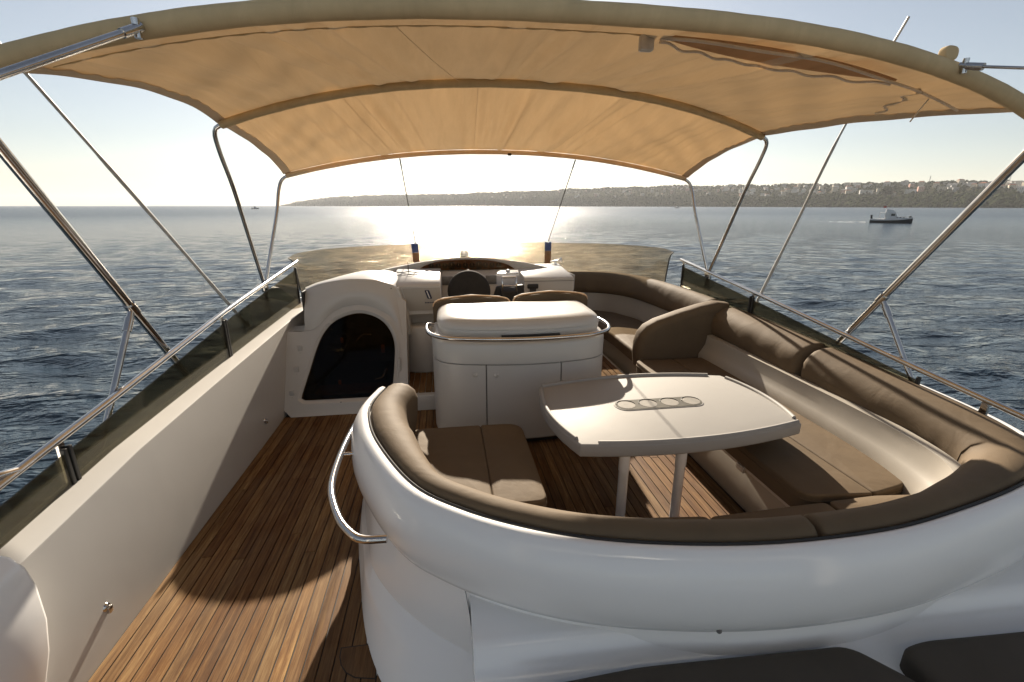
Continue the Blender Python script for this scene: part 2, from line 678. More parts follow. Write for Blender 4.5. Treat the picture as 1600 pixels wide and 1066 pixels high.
# ------------------------------------------------------------------ far shore
AZ = np.array([-17.8, -16, -13, -8, 0, 8, 14, 20, 28, 36, 44, 52, 62, 80, 100])
SHORE = np.array([5600, 5400, 5100, 4800, 4300, 3800, 3400, 3000, 2600, 2200, 1900, 1700, 1600, 1550, 1600])
RELPX = np.array([1, 7, 14, 18, 20, 24, 28, 31, 35, 36, 39, 42, 43, 40, 30])


def shore_d(az):
    return interp(az, AZ, SHORE)


def hill_h(az):
    d = shore_d(az) * 1.3
    return interp(az, AZ, RELPX) / 742.0 * math.cos(R(az - 8.3)) * d


def terr(az, t):
    """t 0 shore .. 1 ridge .. 1.6 behind"""
    d = shore_d(az) * (1 + .3 * t)
    h = hill_h(az)
    tt = min(t, 1.0)
    pr = 0.12 * min(1, tt * 14) + .88 * (tt ** 0.85)
    z = h * pr * 0.86
    if t > 1:
        z *= 1 - (t - 1) * .9
    x, y = d * math.sin(R(az)), d * math.cos(R(az))
    z += h * .06 * mnoise.noise(Vector((x * .004, y * .004, 0))) * min(1, tt * 3)
    return x, y, ZS - .5 + z


def build_hills():
    azs = np.linspace(-17.8, 98, 240)
    ts = [-.02, 0, .03, .08, .15, .25, .35, .45, .55, .65, .75, .85, .93, 1.0, 1.1, 1.3, 1.6]
    verts = [terr(a, t) if t >= 0 else (terr(a, 0)[0] * .99, terr(a, 0)[1] * .99, ZS - 4) for t in ts for a in azs]
    n = len(azs)
    faces = [(i * n + j, i * n + j + 1, (i + 1) * n + j + 1, (i + 1) * n + j) for i in range(len(ts) - 1) for j in range(n - 1)]
    o = mesh('hills', verts, faces, 'hill_ground', None, True, 180)
    tag(o, kind='structure')


build_hills()

ICO = None


def ico_template(sub):
    bm = bmesh.new()
    bmesh.ops.create_icosphere(bm, subdivisions=sub, radius=1)
    v = np.array([q.co[:] for q in bm.verts])
    f = np.array([[q.index for q in fc.verts] for fc in bm.faces])
    bm.free()
    return v, f


def crown_arrays(spots, quads=14):
    """spots: list of (x,y,z,r,h): irregular leaf-clump crowns, one array of triangles"""
    tv, tf = ico_template(1)
    V, F = [], []
    off = 0
    for (x, y, z, r, h) in spots:
        for b in range(2):
            jit = 1 + rng.normal(0, .15, (len(tv), 1))
            ox, oy = rng.normal(0, r * .28, 2)
            sc = np.array([r, r, h]) * (0.85 if b == 0 else .6)
            v = tv * jit * sc + np.array([x + ox, y + oy, z + h * (.55 if b == 0 else 1.0)])
            V.append(v)
            F.append(tf + off)
            off += len(tv)
        nq = quads
        if not nq:
            continue
        d = rng.normal(0, 1, (nq, 3))
        d /= np.linalg.norm(d, axis=1)[:, None]
        c = d * np.array([r, r, h]) * rng.uniform(.8, 1.15, (nq, 1)) + np.array([x, y, z + h * .7])
        for q in range(nq):
            s = r * rng.uniform(.16, .34)
            V.append(c[q] + rng.normal(0, 1, (3, 3)) * s)
            F.append(np.array([[off, off + 1, off + 2]]))
            off += 3
    return np.concatenate(V), np.concatenate(F)


def tri_mesh(name, V, F, mat, parent=None, smooth=False):
    me = bpy.data.meshes.new(name)
    me.vertices.add(len(V))
    me.vertices.foreach_set('co', V.astype(np.float32).ravel())
    me.loops.add(F.size)
    me.loops.foreach_set('vertex_index', F.ravel().astype(np.int32))
    me.polygons.add(len(F))
    me.polygons.foreach_set('loop_start', np.arange(0, F.size, 3, dtype=np.int32))
    me.polygons.foreach_set('loop_total', np.full(len(F), 3, dtype=np.int32))
    me.update()
    return link(name, me, mat, parent, smooth, 180)


def build_woods():
    spots = []
    for i in range(9500):
        az = -16.5 + 88 * rng.random() ** .9
        t = rng.random()
        if rng.random() < .42:
            t = rng.random() ** 2 * .22
        if rng.random() < .14:
            t = .93 + .1 * rng.random()
        x, y, z = terr(az, t)
        k = 1 + (shore_d(az) - 1600) / 5200
        r = rng.uniform(4, 8.5) * k * (1.1 if t < .25 else .8)
        spots.append((x, y, z - 1.5, r, r * rng.uniform(.75, 1.15)))
    V, F = crown_arrays(spots, 0)
    o = tri_mesh('woodland', V, F, 'far_foliage', None, True)
    tag(o, 'dark green trees massed along the far shore and hillside', 'woodland', kind='stuff')


build_woods()


def far_tree(az, t, r, h, label):
    x, y, z = terr(az, t)
    o = thing('tree', label, 'tree', 'single trees standing out on the far shore')
    o.location = (x, y, z)
    spots = [(rng.normal(0, r * .45), rng.normal(0, r * .45), h * .25 + rng.uniform(0, h * .5), r * .6, h * .22) for _ in range(9)]
    V, F = crown_arrays(spots, 26)
    tri_mesh('crown', V, F, 'far_foliage', o)
    tube('trunk', [(0, 0, -2), (0, 0, h * .3), (.4, 0, h * .55)], [r * .09, r * .07, r * .04], 'bark', o, 7)


far_tree(46.5, .22, 15, 34, 'big round dark tree rising behind the small motorboat on the far shore')
far_tree(42.2, .10, 5, 30, 'slim poplar tree on the far shore left of the small motorboat')


def build_houses():
    variants = []
    for k in range(8):
        w, d, h = rng.uniform(11, 26), rng.uniform(10, 14), rng.uniform(7, 15)
        bm = bmesh.new()
        bm_box(bm, (-w / 2, -d / 2, -6), (w / 2, d / 2, h), 0, mi=0)
        nfl = max(2, int(h / 3))
        for fl in range(nfl):
            z = .9 + fl * 3.0
            nw = int(w / 3)
            for j in range(nw):
                xx = -w / 2 + (j + .5) * w / nw
                bm_box(bm, (xx - .75, -d / 2 - .08, z), (xx + .75, -d / 2 + .1, z + 1.5), 0, mi=1)
        wm = bpy.data.meshes.new('house_wall')
        bm.to_mesh(wm)
        bm.free()
        wm.materials.append(MATS[['wall_white', 'wall_cream', 'wall_white', 'wall_grey', 'wall_cream', 'wall_white', 'wall_pink', 'wall_grey'][k]])
        wm.materials.append(MATS['dark_pane'])
        rh = 2.6 if k % 2 == 0 else .7
        ins = .45 if k % 2 == 0 else .03
        a, b = w / 2 + .5, d / 2 + .5
        v = [(-a, -b, h), (a, -b, h), (a, b, h), (-a, b, h), (-a * (1 - ins), -b * .12 if k % 2 == 0 else -b, h + rh), (a * (1 - ins), -b * .12 if k % 2 == 0 else -b, h + rh), (a * (1 - ins), b * .12 if k % 2 == 0 else b, h + rh), (-a * (1 - ins), b * .12 if k % 2 == 0 else b, h + rh)]
        f = [(3, 2, 1, 0), (4, 5, 6, 7), (0, 1, 5, 4), (1, 2, 6, 5), (2, 3, 7, 6), (3, 0, 4, 7)]
        rm = bpy.data.meshes.new('house_roof')
        rm.from_pydata(v, [], f)
        rm.materials.append(MATS['roof_tile' if k % 4 == 0 else 'roof_grey'])
        variants.append((wm, rm))
    for i in range(230):
        az = 14 + 48 * rng.random() ** .8 if i > 20 else -10 + 26 * rng.random()
        t = .26 + .66 * rng.random() ** .9
        x, y, z = terr(az, t)
        wm, rm = variants[rng.integers(0, 8)]
        o = thing('house', 'small pale house among the trees on the distant hillside', 'house', 'houses on the distant hillside')
        o.location = (x, y, z + rng.uniform(-1, 4))
        o.rotation_euler = (0, 0, -R(az) + rng.normal(0, .35))
        sc = rng.uniform(.7, 1.3)
        o.scale = (sc, sc, sc)
        for nm, mm in (('wall', wm), ('roof', rm)):
            c = bpy.data.objects.new(nm, mm)
            COL.objects.link(c)
            c.parent = o


build_houses()


def far_mast(az, t, h, label):
    x, y, z = terr(az, t)
    o = thing('radio_mast', label, 'mast', 'masts on the far ridge')
    o.location = (x, y, z)
    bm = bmesh.new()
    for dx, dy in ((-1.4, -1), (1.4, -1), (0, 1.5)):
        a = Vector((dx, dy, -3))
        b = Vector((dx * .3, dy * .3, h))
        v, f = rings_mesh(tube_rings([a, b], .35, 5))
        vs = [bm.verts.new(q) for q in v]
        for fc in f:
            bm.faces.new([vs[j] for j in fc])
    from_bm('lattice', bm, 'steel_grey', o)
    for k in range(4):
        box('crossbar', (-1.5, -.3, h * (.55 + .12 * k)), (1.5, .3, h * (.55 + .12 * k) + .7), 'steel_grey', o)


far_mast(49.2, 1.0, 26, 'thin radio mast on the ridge above the small motorboat')
far_mast(54.2, .9, 42, 'tall radio mast on the ridge at the far right')

# ------------------------------------------------------------------ boats on the water


def motorboat(name, loc, rz, sc, label, detail=True):
    o = thing(name, label, 'boat')
    o.location = loc
    o.rotation_euler = (0, 0, rz)
    o.scale = (sc, sc, sc)
    # hull: bow towards +x, stations from the stern
    st = [(-6.2, 1.35, 1.05), (-4, 1.75, 1.0), (-1, 1.9, 1.05), (2, 1.75, 1.2), (4.2, 1.15, 1.45), (5.6, .45, 1.7), (6.3, .04, 1.85)]
    rings = []
    for x, w, h in st:
        rings.append([(x, -w, h), (x, -w * .92, .35), (x, -w * .7, -.5), (x, w * .7, -.5), (x, w * .92, .35), (x, w, h)])
    v, f = rings_mesh(rings)
    mesh('hull', v, f, 'hull_dark', o)
    rings = []
    for x, w, h in st:
        rings.append([(x, -w - .03, h - .32), (x, -w - .03, h + .18), (x, w + .03, h + .18), (x, w + .03, h - .32)])
    v, f = rings_mesh(rings)
    mesh('topside', v, f, 'boat_white', o)
    fore = prism('foredeck_cabin', [(0.8, 1.1), (1.0, 2.1), (4.4, 1.9), (5.0, 1.5)], 'boat_white', o, 'y', -1.1, 1.1, .12)
    for k in range(3):
        box('porthole', (1.5 + k * .95, -1.125, 1.62), (1.95 + k * .95, -1.09, 1.9), 'dark_pane', fore)
    wh = prism('wheelhouse', [(-1.9, 1.1), (-1.9, 3.9), (1.0, 3.9), (1.65, 2.1), (1.2, 1.1)], 'boat_white', o, 'y', -1.35, 1.35, .1)
    box('side_window', (-.2, -1.375, 2.35), (.95, -1.34, 3.15), 'dark_pane', wh)
    box('cabin_door', (-1.94, -.9, 1.2), (-1.89, .7, 3.1), 'boat_wood', wh)
    box('awning', (-3.6, -1.45, 3.35), (-1.4, 1.45, 3.5), 'boat_white', o, .05)
    for s in (-1, 1):
        tube('awning_post', [(-3.5, s * 1.35, 1.1), (-3.5, s * 1.35, 3.4)], .04, 'steel_grey', o, 6)
    prism('flybridge_screen', [(-1.8, 3.9), (-1.7, 4.7), (.2, 4.55), (.6, 3.9)], 'boat_white', o, 'y', -1.1, 1.1, .06)
    tube('mast', [(-1.9, 0, 3.5), (-2.0, 0, 6.2)], .06, 'steel_grey', o, 6)
    box('radar_dome', (-2.3, -.3, 4.9), (-1.7, .3, 5.2), 'boat_white', o, .1)
    prism('flag', [(-2.05, 5.3), (-2.9, 5.2), (-2.9, 5.75), (-2.05, 5.85)], 'red_cloth', o, 'y', -.02, .02)
    prism('tender_rack', [(-6.1, 1.1), (-6.3, 2.6), (-5.7, 2.7), (-5.5, 1.1)], 'hull_dark', o, 'y', -.9, .9, .1)
    tube('bow_rail', [(2.4, -1.5, 1.3), (2.5, -1.5, 2.0), (4.8, -.8, 2.3), (6.1, 0, 2.55)], .04, 'steel_grey', o, 6, 14)
    box('anchor_locker', (5.0, -.35, 1.6), (5.8, .35, 2.25), 'hull_dark', o, .08)
    return o


def az_of(px):
    return 8.284 + math.degrees(math.atan((px - 800) / 742.0))


def on_sea(px, dist):
    a = R(az_of(px))
    d = dist / math.cos(a - R(8.284))
    return (d * math.sin(a), d * math.cos(a), ZS)


bp = on_sea(1397, 148)
motorboat('motorboat', (bp[0], bp[1], ZS + .15), -R(az_of(1397)), .84, 'small white motorboat with dark hull and cabin under way by the shore')
w = bp
wake = []
for i in range(26):
    t = i / 25
    wake.append((-6.2 - t * 16, .9 + t * 1.2, t))
rings = []
for x, ww, t in wake:
    hgt = .30 * (1 - t) ** 2 - .05
    rings.append([(x, -ww - .3 * math.sin(x * 1.7), -.25), (x, -ww * .3, hgt), (x, ww * .3, hgt * .8 + .05 * math.sin(x * 2.3)), (x, ww + .3 * math.sin(x * 2.1), -.25)])
v, f = rings_mesh(rings)
wk = mesh('wake', v, f, 'foam')
wk.location = (bp[0], bp[1], ZS)
wk.rotation_euler = (0, 0, -R(az_of(1397)))
tag(wk, 'pale foaming wake trailing behind the small motorboat', 'wake', kind='stuff')
for px, dist, lab in ((398, 760, 'tiny boat far off on the open sea at the left'), (1058, 1050, 'tiny dark boat far off below the hazy hillside')):
    b2 = on_sea(px, dist)
    motorboat('motorboat', (b2[0], b2[1], ZS + .1), -R(az_of(px)) + .4, .85, lab)

# ------------------------------------------------------------------ yacht: hull below, deck and planks
YOUT_P, YOUT_S = -1.80, 3.00
XC = 0.60
hull = []
for y, hw in ((-5, 2.5), (0, 2.75), (5, 2.75), (8, 2.4), (11, 1.5), (13.5, .1)):
    hull.append([(XC - hw * .8, y, ZS - .6), (XC - hw, y, -1.3), (XC - hw * .93, y, -.35), (XC + hw * .93, y, -.35), (XC + hw, y, -1.3), (XC + hw * .8, y, ZS - .6)])
v, f = rings_mesh(hull)
o = mesh('yacht_hull', v, f, 'gelcoat_shell', None, True, 30)
tag(o, 'white hull and lower deck of the yacht beneath the flybridge', 'hull')

deck = box('deck', (-1.80, -1.2, -.34), (2.98, 7.0, -.0075), 'caulk')
tag(deck, 'teak flybridge deck with black caulked seams', None, kind='structure')

PW = 0.0665


def build_planks():
    gap = 0.006
    cache = {}
    x = -1.63
    i = 0
    while x < 1.92:
        wdt = PW if i else 0.055
        segs = []
        if i == 0:
            segs = [(.2, 4.36)]
        else:
            y = .2 - rng.random() * .2
            cuts = [y]
            while cuts[-1] < 4.36:
                cuts.append(cuts[-1] + rng.choice([2.4, 3.1, 3.6, 4.6]))
            cuts[-1] = 4.36
            cuts[0] = .2
            segs = [(a, b) for a, b in zip(cuts[:-1], cuts[1:]) if b - a > .05]
        for a, b in segs:
            if x > -.2 and b < 1.3:
                continue
            aa = max(a, 1.25) if x > -.2 else a
            key = (round(wdt, 4), round(b - aa, 3))
            if key not in cache:
                bm = bmesh.new()
                bm_box(bm, (gap / 2, gap / 4, -.012), (wdt - gap / 2, b - aa - gap / 4, 0), .0012, 1)
                me = bpy.data.meshes.new('plank')
                bm.to_mesh(me)
                bm.free()
                me.materials.append(MATS['teak'])
                cache[key] = me
            q = bpy.data.objects.new('plank', cache[key])
            COL.objects.link(q)
            q.parent = deck
            q.location = (x, aa, rng.normal(0, .0004))
        x += wdt
        i += 1


build_planks()
# raised helm platform and its planks
plat = box('helm_platform', (-.56, 4.335, -.005), (1.98, 6.6, .165), 'gelcoat', None, .012)
tag(plat, 'low white step up to the helm with planked top', 'platform', kind='structure')
x = -.52
while x < 1.9:
    box('plank', (x, 4.40, .162), (x + PW - .007, 5.9, .178), 'teak', plat, .0012, 1)
    x += PW
# curved teak inlay at the foot of the settee
inl = [(-.38, 1.745), (-.562, 1.745), (-.560, 1.70), (-.545, 1.655), (-.515, 1.615), (-.47, 1.585), (-.38, 1.567)]
prism('inlay_joint', inl, 'caulk', deck, 'z', -.008, .0012)
prism('inlay', [((p[0] + .44) * .955 - .44, (p[1] - 1.66) * .94 + 1.66) for p in inl], 'teak', deck, 'z', -.008, .0024, .0006, 1)
# ------------------------------------------------------------------ left bulwark
WY = [0.9, 1.71, 2.38, 3.25, 4.4, 5.53, 6.3]
WZ = [0.66, 0.725, 0.785, 0.815, 0.845, 0.87, 0.885]


def bulwark_sections(ys, sgn):
    rings = []
    for y in ys:
        zt = interp(y, WY, WZ)
        xi = -1.63
        r = .012
        rings.append([(xi, y, -.3), (xi, y, 0), (xi + .014, y, zt - r), (xi + .011, y, zt - r * .3), (xi + .011 - r, y, zt), (-1.80 + r, y, zt + .004), (-1.80, y, zt - r), (-1.84, y, -.3)])
    return rings


ys = list(np.linspace(1.45, 5.95, 30))
v, f = rings_mesh(bulwark_sections(ys, -1))
bul = mesh('bulwark', v, f, 'gelcoat', None, True, 35)
tag(bul, 'long white bulwark wall along the left side of the deck', 'bulwark')
for y, z in ((1.93, .21), (3.91, .19)):
    q = lathe('deck_light', [(0.0, 0), (.020, 0), (.022, .004), (.019, .012), (.012, .017), (.0, .018)], (-1.632, y, z), 'stainless', bul, 14, Matrix.Rotation(R(90), 3, 'Y'))
    box('light_hood', (-1.622, y - .012, z - .03), (-1.606, y + .012, z + .004), 'stainless', q, .004)

# foreground moulding at the aft end of the bulwark
fg = [(-2.6, -.3), (-2.6, .86), (-1.70, .862), (-1.60, .855), (-1.54, .83), (-1.505, .78), (-1.49, .70), (-1.495, .55), (-1.525, .40), (-1.575, .25), (-1.63, .10), (-1.66, -.3)]
o = prism('wing_moulding', fg, 'gelcoat_shell', None, 'y', 1.30, 1.55, .02, 3)
tag(o, 'rounded white moulding in the lower left foreground ending the bulwark', 'moulding')

# ------------------------------------------------------------------ guard rails with smoked panels
XR = -1.765


def guard_rail(name, X0, pts, posts, panels, label, sgn, extra):
    o = thing(name, label, 'guard rail')
    tube('rail_tube', pts, .019, 'stainless', o, 12, 60)
    ys = [p[1] for p in pts][::-1]
    zs = [p[2] for p in pts][::-1]
    for y in posts:
        zt = interp(y, ys, zs)
        base = interp(y, WY, WZ) + extra
        q = prism('stanchion', [(y - .022, base - .02), (y + .026, base - .02), (y + .016, zt - .01), (y - .016, zt - .01)], 'stainless', o, 'x', X0 - .008, X0 + .008, .002, 1)
    for a, b in panels:
        rings = []
        for y in np.linspace(a, b, 8):
            zt = interp(y, ys, zs) - .045 - .02
            base = interp(y, WY, WZ) + extra
            xx = X0 - sgn * .016
            rings.append([(xx - .004, y, base - .01), (xx - .004, y, zt), (xx + .004, y, zt), (xx + .004, y, base - .01)])
        v, f = rings_mesh(rings)
        pn = mesh('smoked_panel', v, f, 'smoked_side', o, True, 30)
        for y in (a, b):
            zt = interp(y, ys, zs) - .04
            base = interp(y, WY, WZ) + extra
            box('edge_trim', (xx - .011, y - .010, base - .012), (xx + .011, y + .010, zt), 'black_rubber', pn, .003, 1)
    return o


gp = guard_rail('guard_rail', XR, [(XR, 5.83, 1.355), (XR, 5.0, 1.285), (XR, 3.9, 1.19), (XR, 2.62, 1.04), (XR, 1.82, .95), (XR, 1.2, .87)],
                [5.70, 3.78, 2.12], [(3.80, 5.68), (2.14, 3.77), (1.30, 2.11)], 'stainless guard rail with smoked panels on the left bulwark', -1, 0)
tube('rail_branch', [(XR, 1.90, .962), (XR - .03, 1.80, .985), (XR - .16, 1.66, .985), (XR - .5, 1.52, .965)], .019, 'stainless', gp, 12, 20)
XS = 2.985
gs = guard_rail('guard_rail', XS, [(XS, 5.50, 1.34), (XS, 4.6, 1.245), (XS, 3.75, 1.155), (XS, 2.5, 1.01), (XS, 1.75, .93), (XS, 1.2, .87)],
                [5.42, 4.02, 1.95], [(4.04, 5.40), (2.32, 4.00)], 'stainless guard rail with smoked panels behind the right hand settee', 1, .085)

# ------------------------------------------------------------------ settee moulding (white shell round the cockpit)
RIM = [(-.46, 3.04, .785), (-.515, 2.80, .785), (-.505, 2.60, .785), (-.418, 2.29, .78), (-.204, 1.86, .78), (.02, 1.64, .78), (.294, 1.475, .78), (.57, 1.37, .78), (.915, 1.295, .78),
       (1.28, 1.26, .78), (1.71, 1.27, .78), (2.08, 1.325, .785), (2.45, 1.405, .79), (2.75, 1.50, .80), (2.93, 1.63, .82), (3.01, 1.87, .845), (3.03, 2.2, .865), (3.03, 2.6, .885), (3.02, 3.2, .92), (3.02, 3.9, .95), (3.02, 4.8, .955), (3.0, 5.6, .96)]
shell = thing('settee_moulding', 'large curved glossy white moulding wrapping the back of the cockpit settee', 'moulding')
prof = [(-.05, -.10), (-.012, -.012), (0, 0), (.018, .006), (.035, -.002), (.060, -.030), (.084, -.075), (.100, -.125), (.108, -.18), (.107, -.235), (.098, -.285), (.084, -.318), (.070, -.328), (-.04, -.33)]
sweep('upper_shell', RIM, prof, 'gelcoat_shell', shell, 150, round0=.10, angle=50)
RIML = spline(RIM, 400)
RIML1 = [tuple(p) for p in RIML if p[1] < 3.05]
cut = [i for i, p in enumerate(RIML1) if p[0] > .055 and p[1] < 1.8][0]
NL = 60
seamp = spline([(a, b, .457) for a, b, c in RIML1[:cut:6]] + [(.05, 1.625, .457)], NL)
TT = np.gradient(seamp[:, :2], axis=0)
TT /= np.linalg.norm(TT, axis=1)[:, None]
NN = np.stack([TT[:, 1], -TT[:, 0], np.zeros(NL)], 1)
seam_o = seamp + NN * .062
lev1 = spline([(-.50, 3.05, .20), (-.57, 2.8, .20), (-.56, 2.55, .20), (-.495, 2.24, .20), (-.44, 2.02, .20), (-.31, 1.80, .20), (-.14, 1.61, .20), (.05, 1.455, .20)], NL)
lev2 = spline([(-.52, 3.06, .15), (-.595, 2.8, .15), (-.585, 2.55, .15), (-.515, 2.2, .15), (-.47, 2.0, .15), (-.35, 1.745, .15), (-.18, 1.545, .15), (.05, 1.385, .15)], NL)
lev3 = spline([(-.55, 3.08, -.02), (-.62, 2.8, -.02), (-.61, 2.5, -.02), (-.55, 2.18, -.02), (-.46, 1.79, -.02), (-.36, 1.54, -.02), (-.2, 1.31, -.02), (.05, 1.14, -.02)], NL)
rings = []
for j in range(NL):
    a_, b_, c_, d_ = seam_o[j], lev1[j], lev2[j], lev3[j]
    i_ = seamp[j] - NN[j] * .05
    mid = a_ * .5 + b_ * .5 + NN[j] * -.012
    rings.append([tuple(i_ + np.array([0, 0, .01])), tuple(a_ - NN[j] * .01), tuple(a_ + np.array([0, 0, -.008])), tuple(mid), tuple(b_ + np.array([0, 0, .012])), tuple(b_), tuple(c_), tuple(c_ + (d_ - c_) * .12), tuple(d_), (i_[0], i_[1], -.02)])
cap_ = [[tuple(np.array(q) * .3 + np.array(rings[0][0]) * .7 + np.array([.05, .03, 0])) for q in rings[0]]]
v, f = rings_mesh(rings)
mesh('lower_shell', v, f, 'gelcoat_shell', shell, True, 35)
low2 = [(-.05, -.32), (.05, -.33), (.058, -.34), (.05, -.80), (-.05, -.80)]
sweep('lower_shell', [(a, b, .785) for a, b, c in RIML1[cut:] if a < 2.6], low2, 'gelcoat_shell', shell, 50)


def rim_at(u, v_off, z):
    """point on the lower shell offset outward"""
    P = RIML
    return P


# two drain fittings / studs below the seam
def near_rim(x):
    i = min(range(len(RIML)), key=lambda k: abs(RIML[k][0] - x) + (10 if RIML[k][1] > 1.9 else 0))
    t = RIML[i + 1] - RIML[i - 1]
    t /= np.linalg.norm(t[:2])
    return RIML[i], np.array([t[1], -t[0], 0])


for x, off, z, nm in ((-.02, .050, .40, 'stud'), (.96, .088, .475, 'stud')):
    p, n = near_rim(x)
    c = p + n * off
    rot = Vector((n[0], n[1], 0)).to_track_quat('Z', 'Y').to_matrix()
    lathe(nm, [(0, 0), (.010, 0), (.011, .004), (.008, .009), (0, .010)], (c[0], c[1], z), 'grey_plastic', shell, 12, rot)

# ledge and aft sun pad
pad = thing('sun_pad', 'white sun pad base with ledge in the lower right foreground', 'sun pad')
yy = lambda x: interp(x, [q[0] for q in RIML1[cut:]], [q[1] for q in RIML1[cut:]])
xs = np.linspace(.045, 2.9, 30)
rings = []
for x in xs:
    y0 = yy(min(x, 2.5)) - .03
    edge = 1.315 - .03 * (x - .05)
    rings.append([(x, y0, -.25), (x, y0, .42), (x, edge + .03, .42), (x, edge + .01, .416), (x, edge - .008, .40), (x, edge - .03, .35), (x, edge - .06, .31), (x, edge - .10, .295), (x, edge - .16, .29), (x, .2, .29), (x, .2, -.25)])
v, f = rings_mesh(rings)
mesh('ledge', v, f, 'gelcoat_shell', pad, True, 50)
for nm, poly, lab in (('sun_pad_cushion', [(-.15, .3), (.18, 1.17), (.65, 1.19), (1.48, 1.155), (1.62, .98), (1.72, .3)], 'dark brown sun pad cushion at the bottom edge, left of its pair'),
                      ('sun_pad_cushion', [(1.80, .3), (1.665, .98), (1.66, 1.11), (1.78, 1.13), (2.4, 1.10), (2.8, 1.08), (2.9, .3)], 'dark brown sun pad cushion in the lower right corner')):
    if poly[0][0] < 0:
        poly = [(.07, .3), (.20, 1.17)] + poly[2:]
    q = cushion(nm, poly, .27, .385, 'sunpad_cover', None, .06, .04, .006)
    tag(q, lab, 'cushion', 'dark sun pad cushions')

# grab rail on the moulding
gr = thing('grab_rail', 'bent chrome grab rail on the left flank of the white settee moulding', 'grab rail')
tube('rail_tube', [(-.535, 3.03, .62), (-.60, 2.98, .625), (-.625, 2.80, .63), (-.64, 2.46, .63), (-.625, 2.14, .62), (-.545, 1.90, .615), (-.465, 1.775, .61), (-.40, 1.725, .61), (-.30, 1.715, .61)], .0185, 'stainless', gr, 12, 50)
tube('standoff', [(-.635, 2.44, .628), (-.50, 2.44, .628)], .011, 'stainless', gr, 10)

# ------------------------------------------------------------------ settee upholstery
settee = thing('settee', 'brown upholstered U shaped settee round the cockpit table', 'settee')


def sub_path(lo, hi, off, dz=0):
    """piece of the rim between the fractions lo and hi of its length, moved inwards by off"""
    P = RIML
    n = len(P)
    seg = P[int(lo * n):max(int(hi * n), int(lo * n) + 4)]
    T = np.gradient(seg[:, :2], axis=0)
    T /= np.linalg.norm(T, axis=1)[:, None]
    N = np.stack([T[:, 1], -T[:, 0]], 1)
    q = seg.copy()
    q[:, :2] -= N * off
    q[:, 2] += dz
    return q


def frac(cond):
    for i, p in enumerate(RIML):
        if cond(p):
            return i / len(RIML)
    return 1.0


fA = frac(lambda p: p[0] > 1.40)
fB = frac(lambda p: p[0] > 2.9 and p[1] > 3.04)
fC = frac(lambda p: p[0] > 2.9 and p[1] > 4.28)
thin = [(0.0, -.10), (0.0, -.06), (0.0, -.02), (-.008, .006), (-.03, .024), (-.065, .030), (-.10, .022), (-.125, -.005), (-.14, -.06), (-.15, -.15), (-.155, -.30), (-.10, -.33), (-.02, -.32)]
fat = [(0.0, -.14), (0.0, -.08), (0.0, -.02), (-.012, .012), (-.05, .034), (-.10, .040), (-.15, .028), (-.195, -.01), (-.215, -.07), (-.21, -.16), (-.19, -.30), (-.10, -.34), (-.02, -.33)]
deep = [(0.0, -.06), (0.0, -.01), (-.010, .018), (-.045, .034), (-.12, .031), (-.185, .008), (-.238, -.035), (-.266, -.085), (-.274, -.15), (-.268, -.215), (-.24, -.262), (-.15, -.28), (-.02, -.26)]


def blend_sweep(name, path, profs, parent, n=60, round0=0, round1=0, mat='upholstery'):
    """profs: [(fraction, profile)] blended along the path"""
    P = spline(path, n) if len(path) < n else np.array(path)
    T = np.gradient(P[:, :2], axis=0)
    T /= np.linalg.norm(T, axis=1)[:, None]
    N = np.stack([T[:, 1], -T[:, 0]], 1)
    fr = [a for a, b in profs]
    A = np.array([b for a, b in profs], float)
    L = np.concatenate([[0], np.cumsum(np.linalg.norm(np.diff(P, axis=0), axis=1))])
    L /= L[-1]
    rings = []

    def ring(i, sc, adv):
        pr = np.stack([[np.interp(L[i], fr, A[:, j, k]) for k in range(2)] for j in range(A.shape[1])])
        c = pr.mean(0)
        q = c + (pr - c) * sc
        p = P[i] + np.array([T[i][0], T[i][1], 0]) * adv
        w = 1 + .006 * math.sin(i * .37) + .008 * math.sin(i * .17 + 1)
        return [(p[0] + N[i][0] * a * w, p[1] + N[i][1] * a * w, p[2] + b) for a, b in q]
    st = [.02, .35, .6, .8, .93]
    if round0:
        for s in st:
            rings.append(ring(0, s, -round0 * math.sqrt(1 - s * s)))
    for i in range(len(P)):
        rings.append(ring(i, 1, 0))
    if round1:
        for s in st[::-1]:
            rings.append(ring(len(P) - 1, s, round1 * math.sqrt(1 - s * s)))
    v, f = rings_mesh(rings)
    return mesh(name, v, f, mat, parent, True, 60)


p0 = sub_path(0, fA, .022, .0)
blend_sweep('back_cushion', p0, [(0, fat), (.25, fat), (.42, thin), (1, thin)], settee, 120, .07, .02)
p1 = sub_path(fA + .003, fB - .004, .022)
blend_sweep('back_cushion', p1, [(0, thin), (.22, thin), (.5, deep), (1, deep)], settee, 120, .02, .05)
p2 = sub_path(fB + .006, fC, .022)
blend_sweep('back_cushion', p2, [(0, deep), (1, deep)], settee, 70, .05, .03)
# black welt between shell and cushions
pw = sub_path(0.0, fC, .012, -.004)
tube('welt', pw[::3], .008, 'black_rubber', settee, 6)
